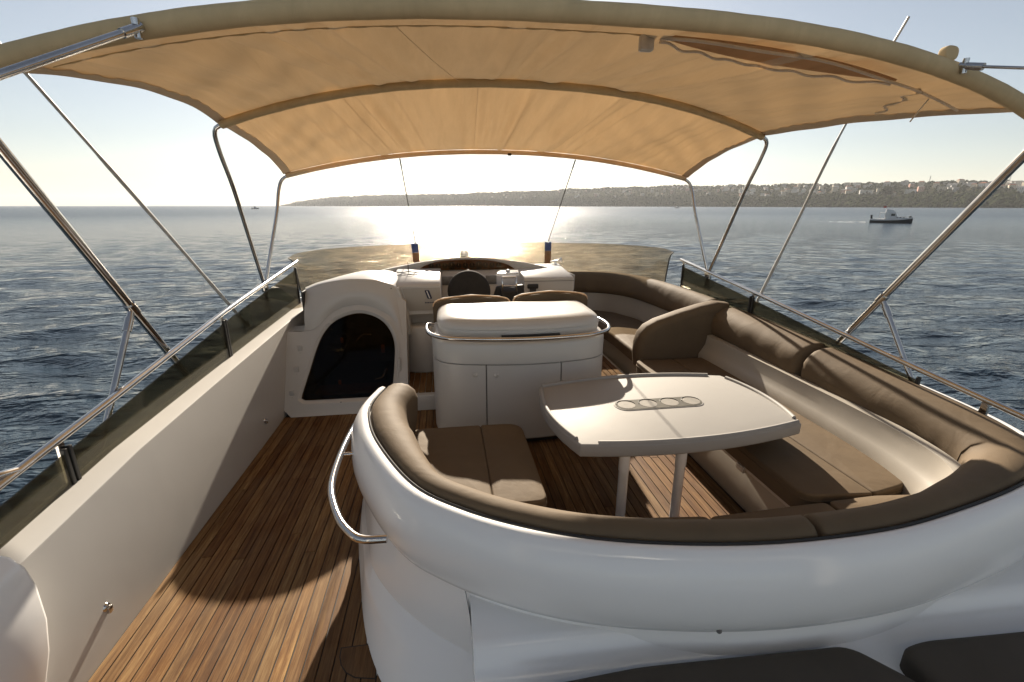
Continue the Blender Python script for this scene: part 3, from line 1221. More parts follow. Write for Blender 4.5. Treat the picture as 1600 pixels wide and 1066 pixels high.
# white lining panel below the back cushions on the right hand side
lin = [(2.60, 1.30), (2.68, 1.50), (2.705, 2.0), (2.71, 3.0), (2.71, 4.30)]
P = spline([(1.9, 1.46, 0), (2.3, 1.55, 0), (2.55, 1.72, 0), (2.655, 2.05, 0), (2.685, 2.5, 0), (2.69, 3.2, 0), (2.69, 4.25, 0)], 60)
rings = []
for i, p in enumerate(P):
    t = P[min(i + 1, 59)] - P[max(i - 1, 0)]
    t /= np.linalg.norm(t)
    n = np.array([t[1], -t[0]])
    rings.append([(p[0] + n[0] * a, p[1] + n[1] * a, z) for a, z in ((.03, .70), (.0, .695), (-.012, .60), (-.04, .555), (-.075, .50), (-.08, .40), (.06, .40), (.06, .70))])
v, f = rings_mesh(rings)
mesh('lining_panel', v, f, 'gelcoat_beige', settee, True, 35)
# seat base in white
prism('seat_base', rounded_poly([(1.95, 4.22), (1.95, 1.86), (.52, 1.86), (.44, 1.95), (.44, 2.98), (-.32, 2.98), (-.32, 2.2), (.1, 1.62), (1.3, 1.34), (2.4, 1.55), (2.66, 2.0), (2.68, 4.22)], .05, 3), 'gelcoat_beige', settee, 'z', .0, .355, .015, 2)
prism('base_lip', [(1.925, 1.9), (1.925, 4.2), (1.96, 4.2), (1.96, 1.9)], 'gelcoat', settee, 'z', .30, .335, .008, 2)
box('locker_catch', (1.915, 2.42, .275), (1.93, 2.50, .325), 'gelcoat', settee, .006)
lathe('locker_stud', [(0, 0), (.008, 0), (.008, .004), (0, .005)], (1.946, 2.95, .22), 'grey_plastic', settee, 10, Matrix.Rotation(R(-90), 3, 'Y'))
# seat cushions
sc = [
    ([(.205, 2.07), (.205, 3.0), (-.27, 3.0), (-.30, 2.45), (-.16, 2.10)], [.02, .03, .05, .1, .1]),
    ([(.205, 2.06), (.50, 2.06), (.50, 2.99), (.205, 3.0)], [.02, .06, .12, .02]),
    ([(2.30, 1.86), (2.60, 1.92), (2.66, 2.3), (2.67, 4.2), (2.30, 4.2)], [.03, .1, .1, .04, .03]),
    ([(1.895, 1.90), (2.295, 1.86), (2.295, 4.2), (1.895, 4.2)], [.09, .02, .02, .05]),
    ([(-.10, 2.05), (.12, 1.66), (.7, 1.42), (1.28, 1.34), (1.28, 1.82), (.56, 1.90), (.44, 2.04)], [.04, .08, .1, .03, .04, .08, .05]),
    ([(1.29, 1.34), (1.80, 1.36), (1.98, 1.41), (1.98, 1.84), (1.86, 1.84), (1.29, 1.82)], [.03, .03, .03, .04, .08, .03]),
    ([(1.99, 1.41), (2.4, 1.56), (2.58, 1.82), (2.28, 1.85), (1.99, 1.84)], [.03, .1, .06, .03, .03]),
]
for poly, rd in sc:
    q = cushion('seat_cushion', poly, .35, .475, 'upholstery', settee, .05, crad=rd, puff=.014)
    rp = rounded_poly(poly, rd, 5)
    tube('piping', [(a, b, .432) for a, b in rp] + [(rp[0][0], rp[0][1], .432)], .0045, 'upholstery', q, 6)

# arm rest between the two lounges
arm = [(1.965, .36), (1.945, .50), (1.95, .62), (1.975, .72), (2.04, .80), (2.15, .86), (2.40, .94), (2.62, 1.00), (2.80, 1.035), (2.93, 1.02), (2.96, .9), (2.90, .36)]
o = prism('arm_rest', arm, 'upholstery', None, 'y', 4.26, 4.48, .075, 5)
tag(o, 'tall brown upholstered arm rest dividing the settee from the forward lounge', 'arm rest')

# ------------------------------------------------------------------ forward lounge
fl = thing('forward_lounge', 'curved brown forward lounge beside the helm on the right', 'lounge')
fpath = [(1.80, 6.78, 1.02), (2.15, 6.74, 1.02), (2.50, 6.56, 1.02), (2.76, 6.15, 1.02), (2.87, 5.6, 1.015), (2.92, 5.0, 1.01), (2.94, 4.50, 1.0)]
fpath = [tuple(p) for p in spline(fpath, 70)]
# travel towards the stern on the right: outward is left of travel, so reverse the path
fpath = fpath[::-1]
fprof_s = [(-b, c) for b, c in [(0.0, -.06), (0.0, -.01), (.012, .014), (.04, .026), (.075, .026), (.115, .010), (.15, -.03), (.18, -.09), (.20, -.18), (.205, -.25), (.17, -.28), (.08, -.285), (.0, -.26)]]


def fsweep(name, path, prof, mat, n=70, r0=0, r1=0):
    return sweep(name, path, prof, mat, fl, n, r0, r1, angle=60)


fsweep('back_cushion', fpath, fprof_s, 'upholstery', 70, .03, .06)
lining = [(-.155, -.20), (-.165, -.35), (-.215, -.46), (-.225, -.60), (-.02, -.60), (-.02, -.20)]
fsweep('lining_panel', fpath, lining, 'gelcoat_beige', 70)
outer = [(.0, -.10), (.035, .0), (.06, -.02), (.09, -.2), (.10, -.75), (-.02, -.75), (-.02, -.10)]
fsweep('outer_coaming', fpath, outer, 'gelcoat_shell', 70)
cushion('seat_cushion', [(1.99, 4.46), (2.0, 5.2), (1.96, 5.6), (1.86, 6.0), (1.86, 6.5), (2.2, 6.5), (2.45, 6.3), (2.62, 5.9), (2.70, 5.3), (2.72, 4.46)], .36, .49, 'upholstery', fl, crad=[.05, .2, .2, .1, .05, .1, .1, .1, .1, .05])
prism('seat_base', rounded_poly([(2.04, 4.40), (2.04, 5.25), (1.98, 5.6), (1.90, 6.0), (1.90, 6.6), (2.7, 6.6), (2.75, 4.4)], .08, 4), 'gelcoat_beige', fl, 'z', .0, .37, .02, 3)

# ------------------------------------------------------------------ table
tb = thing('cockpit_table', 'white cockpit table with raised lip and cup holders on two posts', 'table')


def curve_edge(a, b, bulge, n=10):
    a, b = np.array(a), np.array(b)
    d = b - a
    nn = np.array([d[1], -d[0]]) / np.linalg.norm(d)
    return [tuple(a + d * t + nn * bulge * 4 * t * (1 - t)) for t in np.linspace(0, 1, n, endpoint=False)]


TC = [(.665, 3.13), (.72, 2.235), (2.17, 2.30), (2.15, 3.15)]
tpoly = []
for i in range(4):
    tpoly += curve_edge(TC[(i) % 4], TC[(i + 1) % 4], (.075, .085, .075, .11)[i])
top = prism('table_top', tpoly, 'table_white', tb, 'z', .612, .694, .014, 3)
# lip in four lengths with small gaps at the corners
for i in range(4):
    e = curve_edge(TC[i], TC[(i + 1) % 4], (.075, .085, .075, .11)[i], 16)[1:] + [TC[(i + 1) % 4]]
    cxy = np.array([1.43, 2.70])
    q = [tuple((np.array(p) - cxy) * (np.array([.978, .966])) + cxy) for p in e]
    if i in (0, 2):
        q = q[:-1]
    rings = []
    for j, p in enumerate(q):
        a = np.array(q[max(j - 1, 0)])
        b = np.array(q[min(j + 1, len(q) - 1)])
        t = (b - a) / np.linalg.norm(b - a)
        n = np.array([t[1], -t[0]])
        rings.append([(p[0] + n[0] * u, p[1] + n[1] * u, z) for u, z in ((-.014, .690), (-.011, .704), (-.004, .711), (.006, .711), (.012, .704), (.014, .690))])
    v, f = rings_mesh(rings)
    mesh('lip', v, f, 'table_white', top, True, 50)
# cup holder tray with four wells
cx0, cy0 = 1.415, 2.705
tray = [(cx0 - .235 + .075 * math.cos(a), cy0 + .075 * math.sin(a)) for a in np.linspace(math.pi / 2, 1.5 * math.pi, 10)] + [(cx0 + .235 + .075 * math.cos(a), cy0 + .075 * math.sin(a)) for a in np.linspace(-math.pi / 2, math.pi / 2, 10)]
rim = [((p[0] - cx0) * 1.03 + cx0, (p[1] - cy0) * 1.1 + cy0) for p in tray]
prism('tray_rim', rim, 'table_white', top, 'z', .690, .698, .002, 1)
tr = prism('cup_tray', tray, 'cup_tray', top, 'z', .690, .7000, .001, 1)
for k in range(4):
    c = (cx0 - .235 + k * .157, cy0)
    prism('cup_well', [(c[0] + .060 * math.cos(q), c[1] + .060 * math.sin(q)) for q in np.linspace(0, 2 * math.pi, 29)[:-1]], 'cup_well', tr, 'z', .7002, .7014)
    wv = [(c[0] + .0635 * math.cos(q), c[1] + .0635 * math.sin(q), .7022) for q in np.linspace(.15, math.pi - .15, 16)]
    tube('well_shade', wv, .0032, 'black_rubber', tr, 6)  # black arc on the far side only, drawn as the shade inside the well
for lx, ly in ((1.02, 2.30), (1.385, 2.30)):
    q = lathe('leg', [(.0, 0), (.030, 0), (.030, .46), (.0335, .465), (.0335, .612), (0, .612)], (lx, ly, 0), 'gelcoat_shell', tb, 20)
    lathe('leg_socket', [(0, .001), (.06, .001), (.06, .010), (.04, .018), (0, .018)], (lx, ly, 0), 'stainless', q, 20)

# ------------------------------------------------------------------ wet bar
bar = thing('wet_bar', 'white curved wet bar cabinet with lid and chrome rail behind the helm seats', 'cabinet')


def bar_plan(off=0.0, zf=0.0, n=40):
    """front outline of the cabinet from the port rear corner round the bowed front to the starboard rear"""
    pts = [(-.14, 4.28), (-.14, 4.02), (-.135, 3.86), (-.085, 3.70), (.04, 3.60), (.30, 3.535), (.64, 3.50), (.98, 3.525), (1.22, 3.585), (1.34, 3.68), (1.385, 3.84), (1.39, 4.02), (1.39, 4.28)]
    P = spline([(a, b, 0) for a, b in pts], n)[:, :2]
    T = np.gradient(P, axis=0)
    T /= np.linalg.norm(T, axis=1)[:, None]
    N = np.stack([T[:, 1], -T[:, 0]], 1)
    return P + N * off


def bar_loft(name, levels, mat, parent, n=48, lo=0.0, hi=1.0):
    rings = []
    for off, z in levels:
        P = bar_plan(off, n=n)
        i0, i1 = int(lo * n), int(hi * n)
        P = P[i0:i1]
        rings.append([(q[0], q[1], z) for q in P])
    return rings


def closed_loft(name, levels, mat, parent, n=48):
    v, f = rings_mesh(bar_loft(name, levels, mat, parent, n))
    return mesh(name, v, f, mat, parent, True, 40)


closed_loft('plinth', [(-.05, 0), (-.05, .05)], 'black_rubber', bar)
closed_loft('carcass', [(-.016, .045), (-.016, .76)], 'gap_grey', bar)
closed_loft('body', [(-.02, .742), (-.002, .743), (.002, .747), (.004, .90), (-.01, .925), (-.03, .935)], 'gelcoat', bar)


def bar_panel(name, lo, hi, z0, z1, parent):
    n = 480
    P0 = bar_plan(-.017, n=n)
    P1 = bar_plan(.003, n=n)
    i0, i1 = int(lo * n), int(hi * n)
    rings = []
    for i in range(i0, i1):
        a, b = P0[i], P1[i]
        rings.append([(a[0], a[1], z0), (b[0], b[1], z0 + .003), (b[0], b[1], z1 - .003), (a[0], a[1], z1)])
    v, f = rings_mesh(rings)
    return mesh(name, v, f, 'gelcoat', parent, True, 40)


_bp = bar_plan(0, n=480)


def bfrac(x):
    return min((k for k in range(480) if _bp[k][1] < 3.75), key=lambda k: abs(_bp[k][0] - x)) / 480.0


f1, f2 = bfrac(.30), bfrac(.93)
d1 = bar_panel('door', .02, f1, .06, .738, bar)
d2 = bar_panel('door', f1 + .0022, f2, .06, .738, bar)
bar_panel('side_panel', f2 + .0022, .985, .06, .738, bar)
for x, zz in ((.205, .655), (.39, .652)):
    P = bar_plan(.002, n=200)
    c = P[min(range(200), key=lambda k: abs(P[k][0] - x) + (9 if P[k][1] > 3.8 else 0))]
    lathe('lock_knob', [(0, 0), (.022, 0), (.023, .004), (.019, .008), (.010, .010), (.009, .006), (0, .006)], (c[0], c[1], zz), 'pale_plastic' if x < .3 else 'gelcoat', d1 if x < .3 else d2, 20, Matrix.Rotation(R(90), 3, 'X'))
closed_loft('top_deck', [(-.055, .93), (-.055, .955), (-.06, .96)], 'gelcoat', bar)
box('lid_slot', (.43, 3.535, .957), (.92, 3.56, .985), 'black_rubber', bar, .004)
# lid: rounded, with two shallow dips along the rear edge
n = 48
rings = []
for off, z in ((-.062, .962), (-.052, .985), (-.050, 1.010), (-.055, 1.016), (-.055, 1.020), (-.046, 1.024), (-.047, 1.040), (-.062, 1.068), (-.090, 1.090), (-.14, 1.108)):
    rings.append([(q[0], q[1], z) for q in bar_plan(off, n=n)])
for s in (.88, .7, .5, .3, .12):
    last = rings[9]
    rr = []
    for q in last:
        x, y = .625 + (q[0] - .625) * (s * .5 + .5 if s > .5 else s * 1.5), 4.05 + (q[1] - 4.05) * s
        zz = 1.108 + .036 * (1 - s) - .014 * math.exp(-((x - .25) / .2) ** 2) * (1 - s) - .014 * math.exp(-((x - 1.02) / .2) ** 2) * (1 - s)
        rr.append((x, y, zz))
    rings.append(rr)
v, f = rings_mesh(rings)
mesh('lid', v, f, 'gelcoat', bar, True, 50)
P = bar_plan(.045, n=60)
rl = [(P[5][0] + .06, P[5][1] + .03, .955), (P[5][0] + .02, P[5][1] + .02, .968)] + [(q[0], q[1], .972) for q in P[6:54:3]] + [(P[54][0] - .02, P[54][1] + .02, .968), (P[54][0] - .06, P[54][1] + .03, .955)]
tube('chrome_rail', rl, .0175, 'stainless', bar, 12, 90)
for i in (20, 38):
    tube('rail_bracket', [(P[i][0], P[i][1], .972), (P[i][0], P[i][1] + .07, .958)], .010, 'stainless', bar, 8)

# helm seats
for x0, x1, zt, lab in ((-.135, .615, 1.165, 'brown helm seat back on the left, peeking over the wet bar'), (.645, 1.40, 1.185, 'brown helm seat back on the right, peeking over the wet bar')):
    hs = thing('helm_chair', lab, 'seat', 'pair of helm seats')
    w = x1 - x0
    pts = [(x0, .62), (x0, zt - .10), (x0 + .02, zt - .055), (x0 + .10, zt - .025), (x0 + w * .5, zt), (x1 - .10, zt - .022), (x1 - .015, zt - .05), (x1, zt - .09), (x1, .62)]
    q = prism('back_rest', pts, 'upholstery', hs, 'y', 4.36, 4.46, .03, 4)
    q2 = prism('back_shell', [(a, b - .006) for a, b in pts], 'upholstery', hs, 'y', 4.33, 4.355, .01, 2)
    tube('piping', [(a, 4.362, b + .002) for a, b in pts[1:-1]], .006, 'canvas_hem', q, 6, 30)
    cushion('seat_cushion', [(x0, 4.47), (x1, 4.47), (x1, 4.92), (x0, 4.92)], .58, .69, 'upholstery', hs, .06)
    box('seat_box', (x0 + .03, 4.44, .178), (x1 - .03, 4.86, .585), 'gelcoat', hs, .03)

# ------------------------------------------------------------------ helm console with companionway
hc = thing('helm_console', 'white moulded helm console across the front of the flybridge', 'console')


def lean_y(z):
    return 4.40 + .5 * (z - .1)


# companionway surround: rings of matching points from the outside to the arch
def arch_ring(x0, x1, xb0, xb1, zb, zs, zt, n=40, rb=.05):
    """door outline, closed, starting bottom centre: straight foot, leaning sides, rounded head"""
    pts = []
    pts += [((xb0 + xb1) / 2, zb)]
    pts += [(xb1 - rb, zb), (xb1 - rb * .3, zb + rb * .3), (xb1, zb + rb)]
    pts += [(xb1 + (x1 - xb1) * .5, zb + (zs - zb) * .5)]
    for a in np.linspace(0, math.pi, 15):
        c = math.cos(a)
        s = math.sin(a)
        e = .82
        xx = (x0 + x1) / 2 + (x1 - x0) / 2 * (abs(c) ** e) * (1 if c > 0 else -1)
        zz = zs + (zt - zs) * (abs(s) ** e)
        pts.append((xx, zz))
    pts += [(xb0 + (x0 - xb0) * .5, zb + (zs - zb) * .5)]
    pts += [(xb0, zb + rb), (xb0 + rb * .3, zb + rb * .3), (xb0 + rb, zb)]
    P = np.array([(a, b, 0) for a, b in pts] + [(pts[0][0], pts[0][1], 0)])
    L = np.concatenate([[0], np.cumsum(np.linalg.norm(np.diff(P, axis=0), axis=1))])
    tt = np.linspace(0, L[-1], n + 1)[:-1]
    return np.stack([np.interp(tt, L, P[:, k]) for k in range(2)], 1)


NA = 72
ARCH = [(-1.463, .20), (-1.39, .42), (-1.325, .62), (-1.25, .765), (-1.13, .870), (-.93, .925), (-.75, .885), (-.625, .785), (-.560, .63), (-.565, .42), (-.590, .20)]


def closed_outline(n):
    P = [tuple(q[:2]) for q in spline([(a, b, 0) for a, b in ARCH], 60)]
    P += [(-.597, .165), (-.615, .146), (-.65, .14), (-.9, .14), (-1.2, .14), (-1.42, .14), (-1.46, .146), (-1.473, .165), (-1.463, .20)]
    P = np.array(P)
    L = np.concatenate([[0], np.cumsum(np.linalg.norm(np.diff(P, axis=0), axis=1))])
    tt = np.linspace(0, L[-1], n + 1)[:-1]
    return np.stack([np.interp(tt, L, P[:, k]) for k in range(2)], 1)


def grow(r, d):
    T_ = np.roll(r, -1, 0) - np.roll(r, 1, 0)
    T_ /= np.linalg.norm(T_, axis=1)[:, None]
    N_ = np.stack([-T_[:, 1], T_[:, 0]], 1)
    return r + N_ * d


in_ = closed_outline(NA)
fr0 = grow(in_, .032)
fr1 = grow(in_, .050)


def lean(r, push):
    return [(x, lean_y(z) + push, z + push * -.3) for x, z in r]


# outer boundary
cen = np.array([-.98, .5])
ob = []
for x, z in fr1:
    d = np.array([x, z]) - cen
    ts = []
    if d[0] < 0:
        ts.append((-1.632 - cen[0]) / d[0])
    if d[0] > 0:
        ts.append((-.43 - cen[0]) / d[0])
    if d[1] > 0:
        ts.append((1.06 - cen[1]) / d[1])
    if d[1] < 0:
        ts.append((.0 - cen[1]) / d[1])
    t = min(q for q in ts if q > 0)
    q_ = cen + d * t
    if q_[0] < -1.40:
        q_ = np.array([q_[0], min(q_[1], .77)])
    ob.append(q_)
rings = [[(x, lean_y(z) + .25, z) for x, z in ob], [(x, lean_y(z), z) for x, z in ob], [(x, lean_y(z), z) for x, z in fr1], lean(fr1, -.012), lean(fr0, -.012), lean(in_, .012), lean(in_, .05)]
v, f = rings_mesh(rings, False)
sur = mesh('companionway_surround', v, f, 'gelcoat', hc, True, 30)
# hinged smoked door
v = [(x, lean_y(z) + .006, z) for x, z in in_] + [(x, lean_y(z) + .016, z) for x, z in in_]
f = [tuple(range(NA)), tuple(range(2 * NA - 1, NA - 1, -1))] + [(i, (i + 1) % NA, NA + (i + 1) % NA, NA + i) for i in range(NA)]
dr = mesh('smoked_door', v, f, 'smoked_door', hc, False)
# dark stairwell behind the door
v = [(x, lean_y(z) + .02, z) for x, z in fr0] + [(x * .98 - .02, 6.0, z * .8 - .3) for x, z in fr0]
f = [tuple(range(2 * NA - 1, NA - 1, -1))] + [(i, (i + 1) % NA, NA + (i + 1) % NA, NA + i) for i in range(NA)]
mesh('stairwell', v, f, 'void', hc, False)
for (x, z, m, w, h) in ((-1.11, .66, 'orange_grip', .03, .055), (-.70, .565, 'orange_grip', .035, .09), (-1.13, .27, 'orange_grip', .028, .05)):
    box('grip', (x, lean_y(z) + .05, z - h / 2), (x + w, lean_y(z) + .075, z + h / 2), m, dr, .008)
for k in range(3):
    box('stair_tread', (-1.40, 4.62 + k * .24, .10 - k * .20), (-.62, 4.86 + k * .24, .13 - k * .20), 'teak', dr, .006)
tube('stair_rail', [(-1.0, 4.95, .58), (-.93, 5.0, .64), (-.84, 5.0, .64)], .012, 'stainless', dr, 8, 12)
tube('stair_rail', [(-.80, 4.75, .20), (-.72, 4.76, .23), (-.68, 4.78, .31)], .012, 'stainless', dr, 8, 12)
for (x, z) in ((-1.20, .845), (-.62, .845)):
    box('door_clip', (x - .02, lean_y(z) - .012, z - .012), (x + .02, lean_y(z) + .008, z + .012), 'gelcoat', dr, .005)
for (x, z) in ((-1.485, .62), (-1.515, .43), (-1.555, .22)):
    h = box('hinge', (x - .025, lean_y(z) - .02, z - .028), (x + .02, lean_y(z) - .004, z + .028), 'gelcoat', hc, .006)
    box('hinge_leaf', (x - .012, lean_y(z) - .024, z - .06), (x + .008, lean_y(z) - .012, z - .045), 'grey_plastic', h, .003)
lathe('frame_stud', [(0, 0), (.006, 0), (.006, .004), (0, .005)], (-1.09, lean_y(.115) - .012, .115), 'grey_plastic', hc, 10, Matrix.Rotation(R(90), 3, 'X'))
box('door_latch', (-.525, lean_y(.42) - .03, .34), (-.495, lean_y(.42) + .0, .50), 'gelcoat', hc, .008)
# visor over the companionway: lofted from the arch line up to the rounded top edge, then forward
TOPE = [(-1.44, 1.17), (-1.30, 1.225), (-1.06, 1.265), (-.90, 1.268), (-.74, 1.255), (-.64, 1.225), (-.54, 1.185), (-.50, 1.10), (-.46, .95), (-.42, .78)]
LOWE = [(-1.44, .78), (-1.34, .80), (-1.16, .95), (-.98, 1.005), (-.80, .99), (-.64, .92), (-.54, .84), (-.51, .78), (-.49, .74), (-.475, .70)]
CRE = [(-1.60, 1.10), (-1.42, 1.16), (-1.14, 1.235), (-.93, 1.275), (-.76, 1.275), (-.62, 1.26), (-.52, 1.22), (-.40, 1.12), (-.36, .98), (-.34, .80)]
n = 40


def line(pts, y):
    P = spline([(a, y(b) if callable(y) else y, b) for a, b in pts], n)
    return P


lo_ = line(LOWE, lambda z: lean_y(z) - .006)
hi_ = line(TOPE, 4.90)
cr_ = line(CRE, 5.50)
rings = [lo_ + np.array([0, .10, 0]), lo_]
for t in (.2, .4, .6, .8):
    q = lo_ * (1 - t) + hi_ * t
    q[:, 1] = lo_[:, 1] * (1 - t) + hi_[:, 1] * t - .05 * math.sin(t * math.pi) + .03 * t
    rings.append(q)
rings.append(hi_ + np.array([0, .0, -.022]))
rings.append(hi_ + np.array([0, .006, -.008]))
rings.append(hi_ + np.array([0, .022, .0]))
rings.append(hi_ * .5 + cr_ * .5 + np.array([0, 0, .012]))
rings.append(cr_)
rings.append(cr_ + np.array([0, .9, -.42]))
v, f = rings_mesh([[tuple(q) for q in r] for r in rings], False, False)
mesh('visor', v, f, 'gelcoat', hc, True, 55)
box('joint_gap', (-1.456, 4.80, .80), (-1.438, 4.99, 1.165), 'black_rubber', hc, .004)
for x, z in ((-.575, 1.165), (-.46, .83)):
    lathe('visor_stud', [(0, 0), (.007, 0), (.007, .004), (0, .005)], (x, 4.885 if z > 1 else 4.80, z), 'grey_plastic', hc, 10, Matrix.Rotation(R(90), 3, 'X'))

# badge block left of the wheel
bp_ = [(4.96, .86), (4.96, 1.165), (4.985, 1.19), (5.62, 1.265), (5.75, 1.26), (5.75, .70), (5.15, .70), (5.06, .80)]
prism('side_block', bp_, 'gelcoat', hc, 'x', -.585, -.055, .018, 3)
prism('block_face', [(-.41, .90), (-.07, .90), (-.07, 1.15), (-.47, 1.15)], 'gelcoat_beige', hc, 'y', 4.950, 4.962, .004, 2)
prism('block_edge', [(-.56, 1.15), (-.50, 1.17), (-.42, .90), (-.40, .66), (-.44, .62)], 'gelcoat', hc, 'y', 4.90, 5.25, .02, 3)
# badge: dark slanted pill with pale centre and a short line of lettering below it
bd = prism('badge', rounded_poly([(-.235, 1.125), (-.185, 1.125), (-.155, 1.03), (-.205, 1.03)], .012, 3), 'navy_mark', hc, 'y', 4.944, 4.9505, .001, 1)
prism('badge_centre', [(-.215, 1.118), (-.205, 1.118), (-.177, 1.037), (-.187, 1.037)], 'zip_white', bd, 'y', 4.940, 4.945)
xx = -.235
for wd in (.012, .010, .016, .008, .012, .010, .014, .010):
    box('letter', (xx, 4.9445, .982), (xx + wd * .8, 4.9495, .995), 'navy_mark', bd)
    xx += wd + .003
# lower helm column
prism('helm_column', rounded_poly([(-.56, 4.96), (-.04, 4.93), (.0, 5.6), (-.56, 5.6)], [.24, .30, .05, .05], 10), 'gelcoat', hc, 'z', .17, .72, .05, 4)

# fascia behind the wheel, hood and instrument pod
prism('fascia', [(5.24, .62), (5.24, .94), (5.40, 1.09), (5.66, 1.225), (5.80, 1.235), (5.80, .62)], 'gelcoat', hc, 'x', -.06, 1.50, .02, 3)
hood0 = [(-1.02, 1.17), (-.72, 1.255), (-.46, 1.305), (-.28, 1.338), (0, 1.372), (.24, 1.385), (.52, 1.372), (.80, 1.34), (1.12, 1.285), (1.46, 1.20), (1.66, 1.14)]
hd = spline([(a, 5.72, b) for a, b in hood0], 44)
rings = []
for dy, dz in ((0.03, -.20), (0.0, -.012), (.012, .0), (.30, .0), (.62, -.05), (.95, -.16), (1.05, -.5)):
    q = hd.copy()
    q[:, 1] = 5.72 + dy
    q[:, 2] += dz
    if dy > .25:
        q[:, 2] = q[:, 2] * .92 + .08
    rings.append([tuple(p) for p in q])
v, f = rings_mesh(rings, False, False)
mesh('hood', v, f, 'gelcoat', hc, True, 45)
pod = [(-.34, 1.238), (-.27, 1.285), (-.16, 1.325), (-.02, 1.350), (.24, 1.362), (.50, 1.350), (.66, 1.325), (.78, 1.288), (.86, 1.238)]
pp = [tuple(q[:2]) for q in spline([(a, b, 0) for a, b in pod], 30)]
prism('pod_back', pp, 'brown_strap', hc, 'y', 5.700, 5.716)
for k in range(11):
    gx = -.17 + k * .083
    gr_ = .036 if k not in (3, 7) else .048
    g = lathe('gauge', [(0, 0), (gr_, 0), (gr_, .010), (gr_ * .82, .012), (gr_ * .8, .006), (0, .006)], (gx, 5.699, 1.288), 'black_rubber', hc, 18, Matrix.Rotation(R(90), 3, 'X'))
    box('needle', (gx - .0015, 5.690, 1.288), (gx + .0015, 5.692, 1.288 + gr_ * .7), 'zip_white', g)
prism('pod_lens', pp, 'pod_lens', hc, 'y', 5.676, 5.680)
for s in (0, 1):
    x0 = -.045 if s == 0 else .47
    dsp = box('display', (x0, 5.40, 1.10), (x0 + .13, 5.44, 1.20), 'grey_plastic', hc, .006)
    dsp.rotation_euler = (0, 0, 0)
# right-hand block with the flat sunlit top
prism('side_block', [(5.20, .72), (5.20, 1.175), (5.225, 1.195), (5.95, 1.262), (6.3, 1.15), (6.3, .72)], 'gelcoat', hc, 'x', .90, 1.50, .016, 3)
lathe('block_stud', [(0, 0), (.012, 0), (.012, .004), (0, .006)], (1.21, 5.72, 1.245), 'black_rubber', hc, 10)
prism('block_joint', [(.90, 1.150), (1.50, 1.150), (1.50, 1.156), (.90, 1.156)], 'grey_plastic', hc, 'y', 5.194, 5.201)
# black throttle recess
prism('throttle_recess', rounded_poly([(.52, .92), (.58, 1.10), (.90, 1.115), (.90, .92)], .02, 3), 'black_rubber', hc, 'y', 5.20, 5.27, .01, 2)

# steering wheel under its black cover
sw = thing('steering_wheel', 'steering wheel under a rounded black cloth cover at the helm', 'steering wheel')
M = Matrix.Rotation(R(62), 3, 'X')
lathe('cover', [(0, -.03), (.16, -.035), (.225, -.02), (.243, .0), (.238, .02), (.215, .038), (.15, .05), (.07, .062), (0, .066)], (.255, 5.12, 1.075), 'black_cloth', sw, 36, M)
tube('column', [(.255, 5.14, 1.07), (.255, 5.36, .99)], .035, 'black_rubber', sw, 12)
lathe('cover_button', [(0, 0), (.012, 0), (.014, .012), (0, .02)], (.255, 5.235, 1.285), 'zip_white', sw, 12)

# throttle with its chrome levers
th = thing('throttle', 'chrome twin lever throttle on the black binnacle right of the wheel', 'throttle')
prism('binnacle', [(5.10, .90), (5.10, 1.05), (5.15, 1.09), (5.24, 1.11), (5.24, .90)], 'black_rubber', th, 'x', .615, .815, .02, 3)
for x in (.635, .795):
    tube('lever', [(x, 5.13, 1.06), (x, 5.12, 1.14), (x, 5.14, 1.215)], .011, 'stainless', th, 10, 10)
tube('lever_bar', [(.635, 5.14, 1.218), (.795, 5.14, 1.218)], .012, 'stainless', th, 10)
tube('lever_bar', [(.635, 5.12, 1.12), (.795, 5.12, 1.12)], .008, 'stainless', th, 10)
box('chrome_plate', (.60, 5.30, 1.225), (.85, 5.40, 1.243), 'stainless', th, .006)
lathe('plate_knob', [(0, 0), (.022, 0), (.026, .02), (.014, .034), (0, .036)], (.73, 5.35, 1.243), 'stainless', th, 14)

hsx = thing('radio_handset', 'small black handset hanging on the front of the right helm block', 'handset')
box('cradle', (.935, 5.165, 1.07), (1.065, 5.196, 1.125), 'black_rubber', hsx, .012)
box('body', (.965, 5.165, .95), (1.04, 5.196, 1.08), 'black_rubber', hsx, .012)

cp = thing('compass', 'small clear domed compass on top of the helm hood', 'compass')
lathe('base', [(0, 0), (.058, 0), (.058, .02), (0, .022)], (.245, 5.90, 1.375), 'pale_plastic', cp, 20)
lathe('dome', [(.055, 0), (.055, .02), (.045, .045), (.025, .062), (0, .068)], (.245, 5.90, 1.397), 'clear_dome', cp, 20)

cb = thing('antenna_lead', 'thin black antenna standing with loose leads on the left helm top', 'antenna')
tube('stem', [(-.43, 5.45, 1.25), (-.43, 5.45, 1.37)], .005, 'black_rubber', cb, 6)
tube('lead', [(-.80, 5.35, 1.258), (-.62, 5.42, 1.262), (-.50, 5.40, 1.258), (-.43, 5.45, 1.26), (-.30, 5.40, 1.253), (-.20, 5.48, 1.262)], .005, 'black_rubber', cb, 6, 40)
tube('lead', [(-.55, 5.30, 1.238), (-.48, 5.38, 1.248), (-.40, 5.33, 1.242), (-.33, 5.42, 1.252)], .004, 'black_rubber', cb, 6, 30)

hn = thing('chrome_horn', 'small chrome horn on the corner of the right helm block', 'horn')
lathe('trumpet', [(0, 0), (.010, 0), (.012, .10), (.020, .13), (.036, .15), (.034, .152), (0, .12)], (1.38, 5.95, 1.285), 'stainless', hn, 16, Matrix.Rotation(R(80), 3, 'Y'))
lathe('foot', [(0, 0), (.02, 0), (.015, .03), (0, .03)], (1.45, 5.95, 1.255), 'stainless', hn, 12)

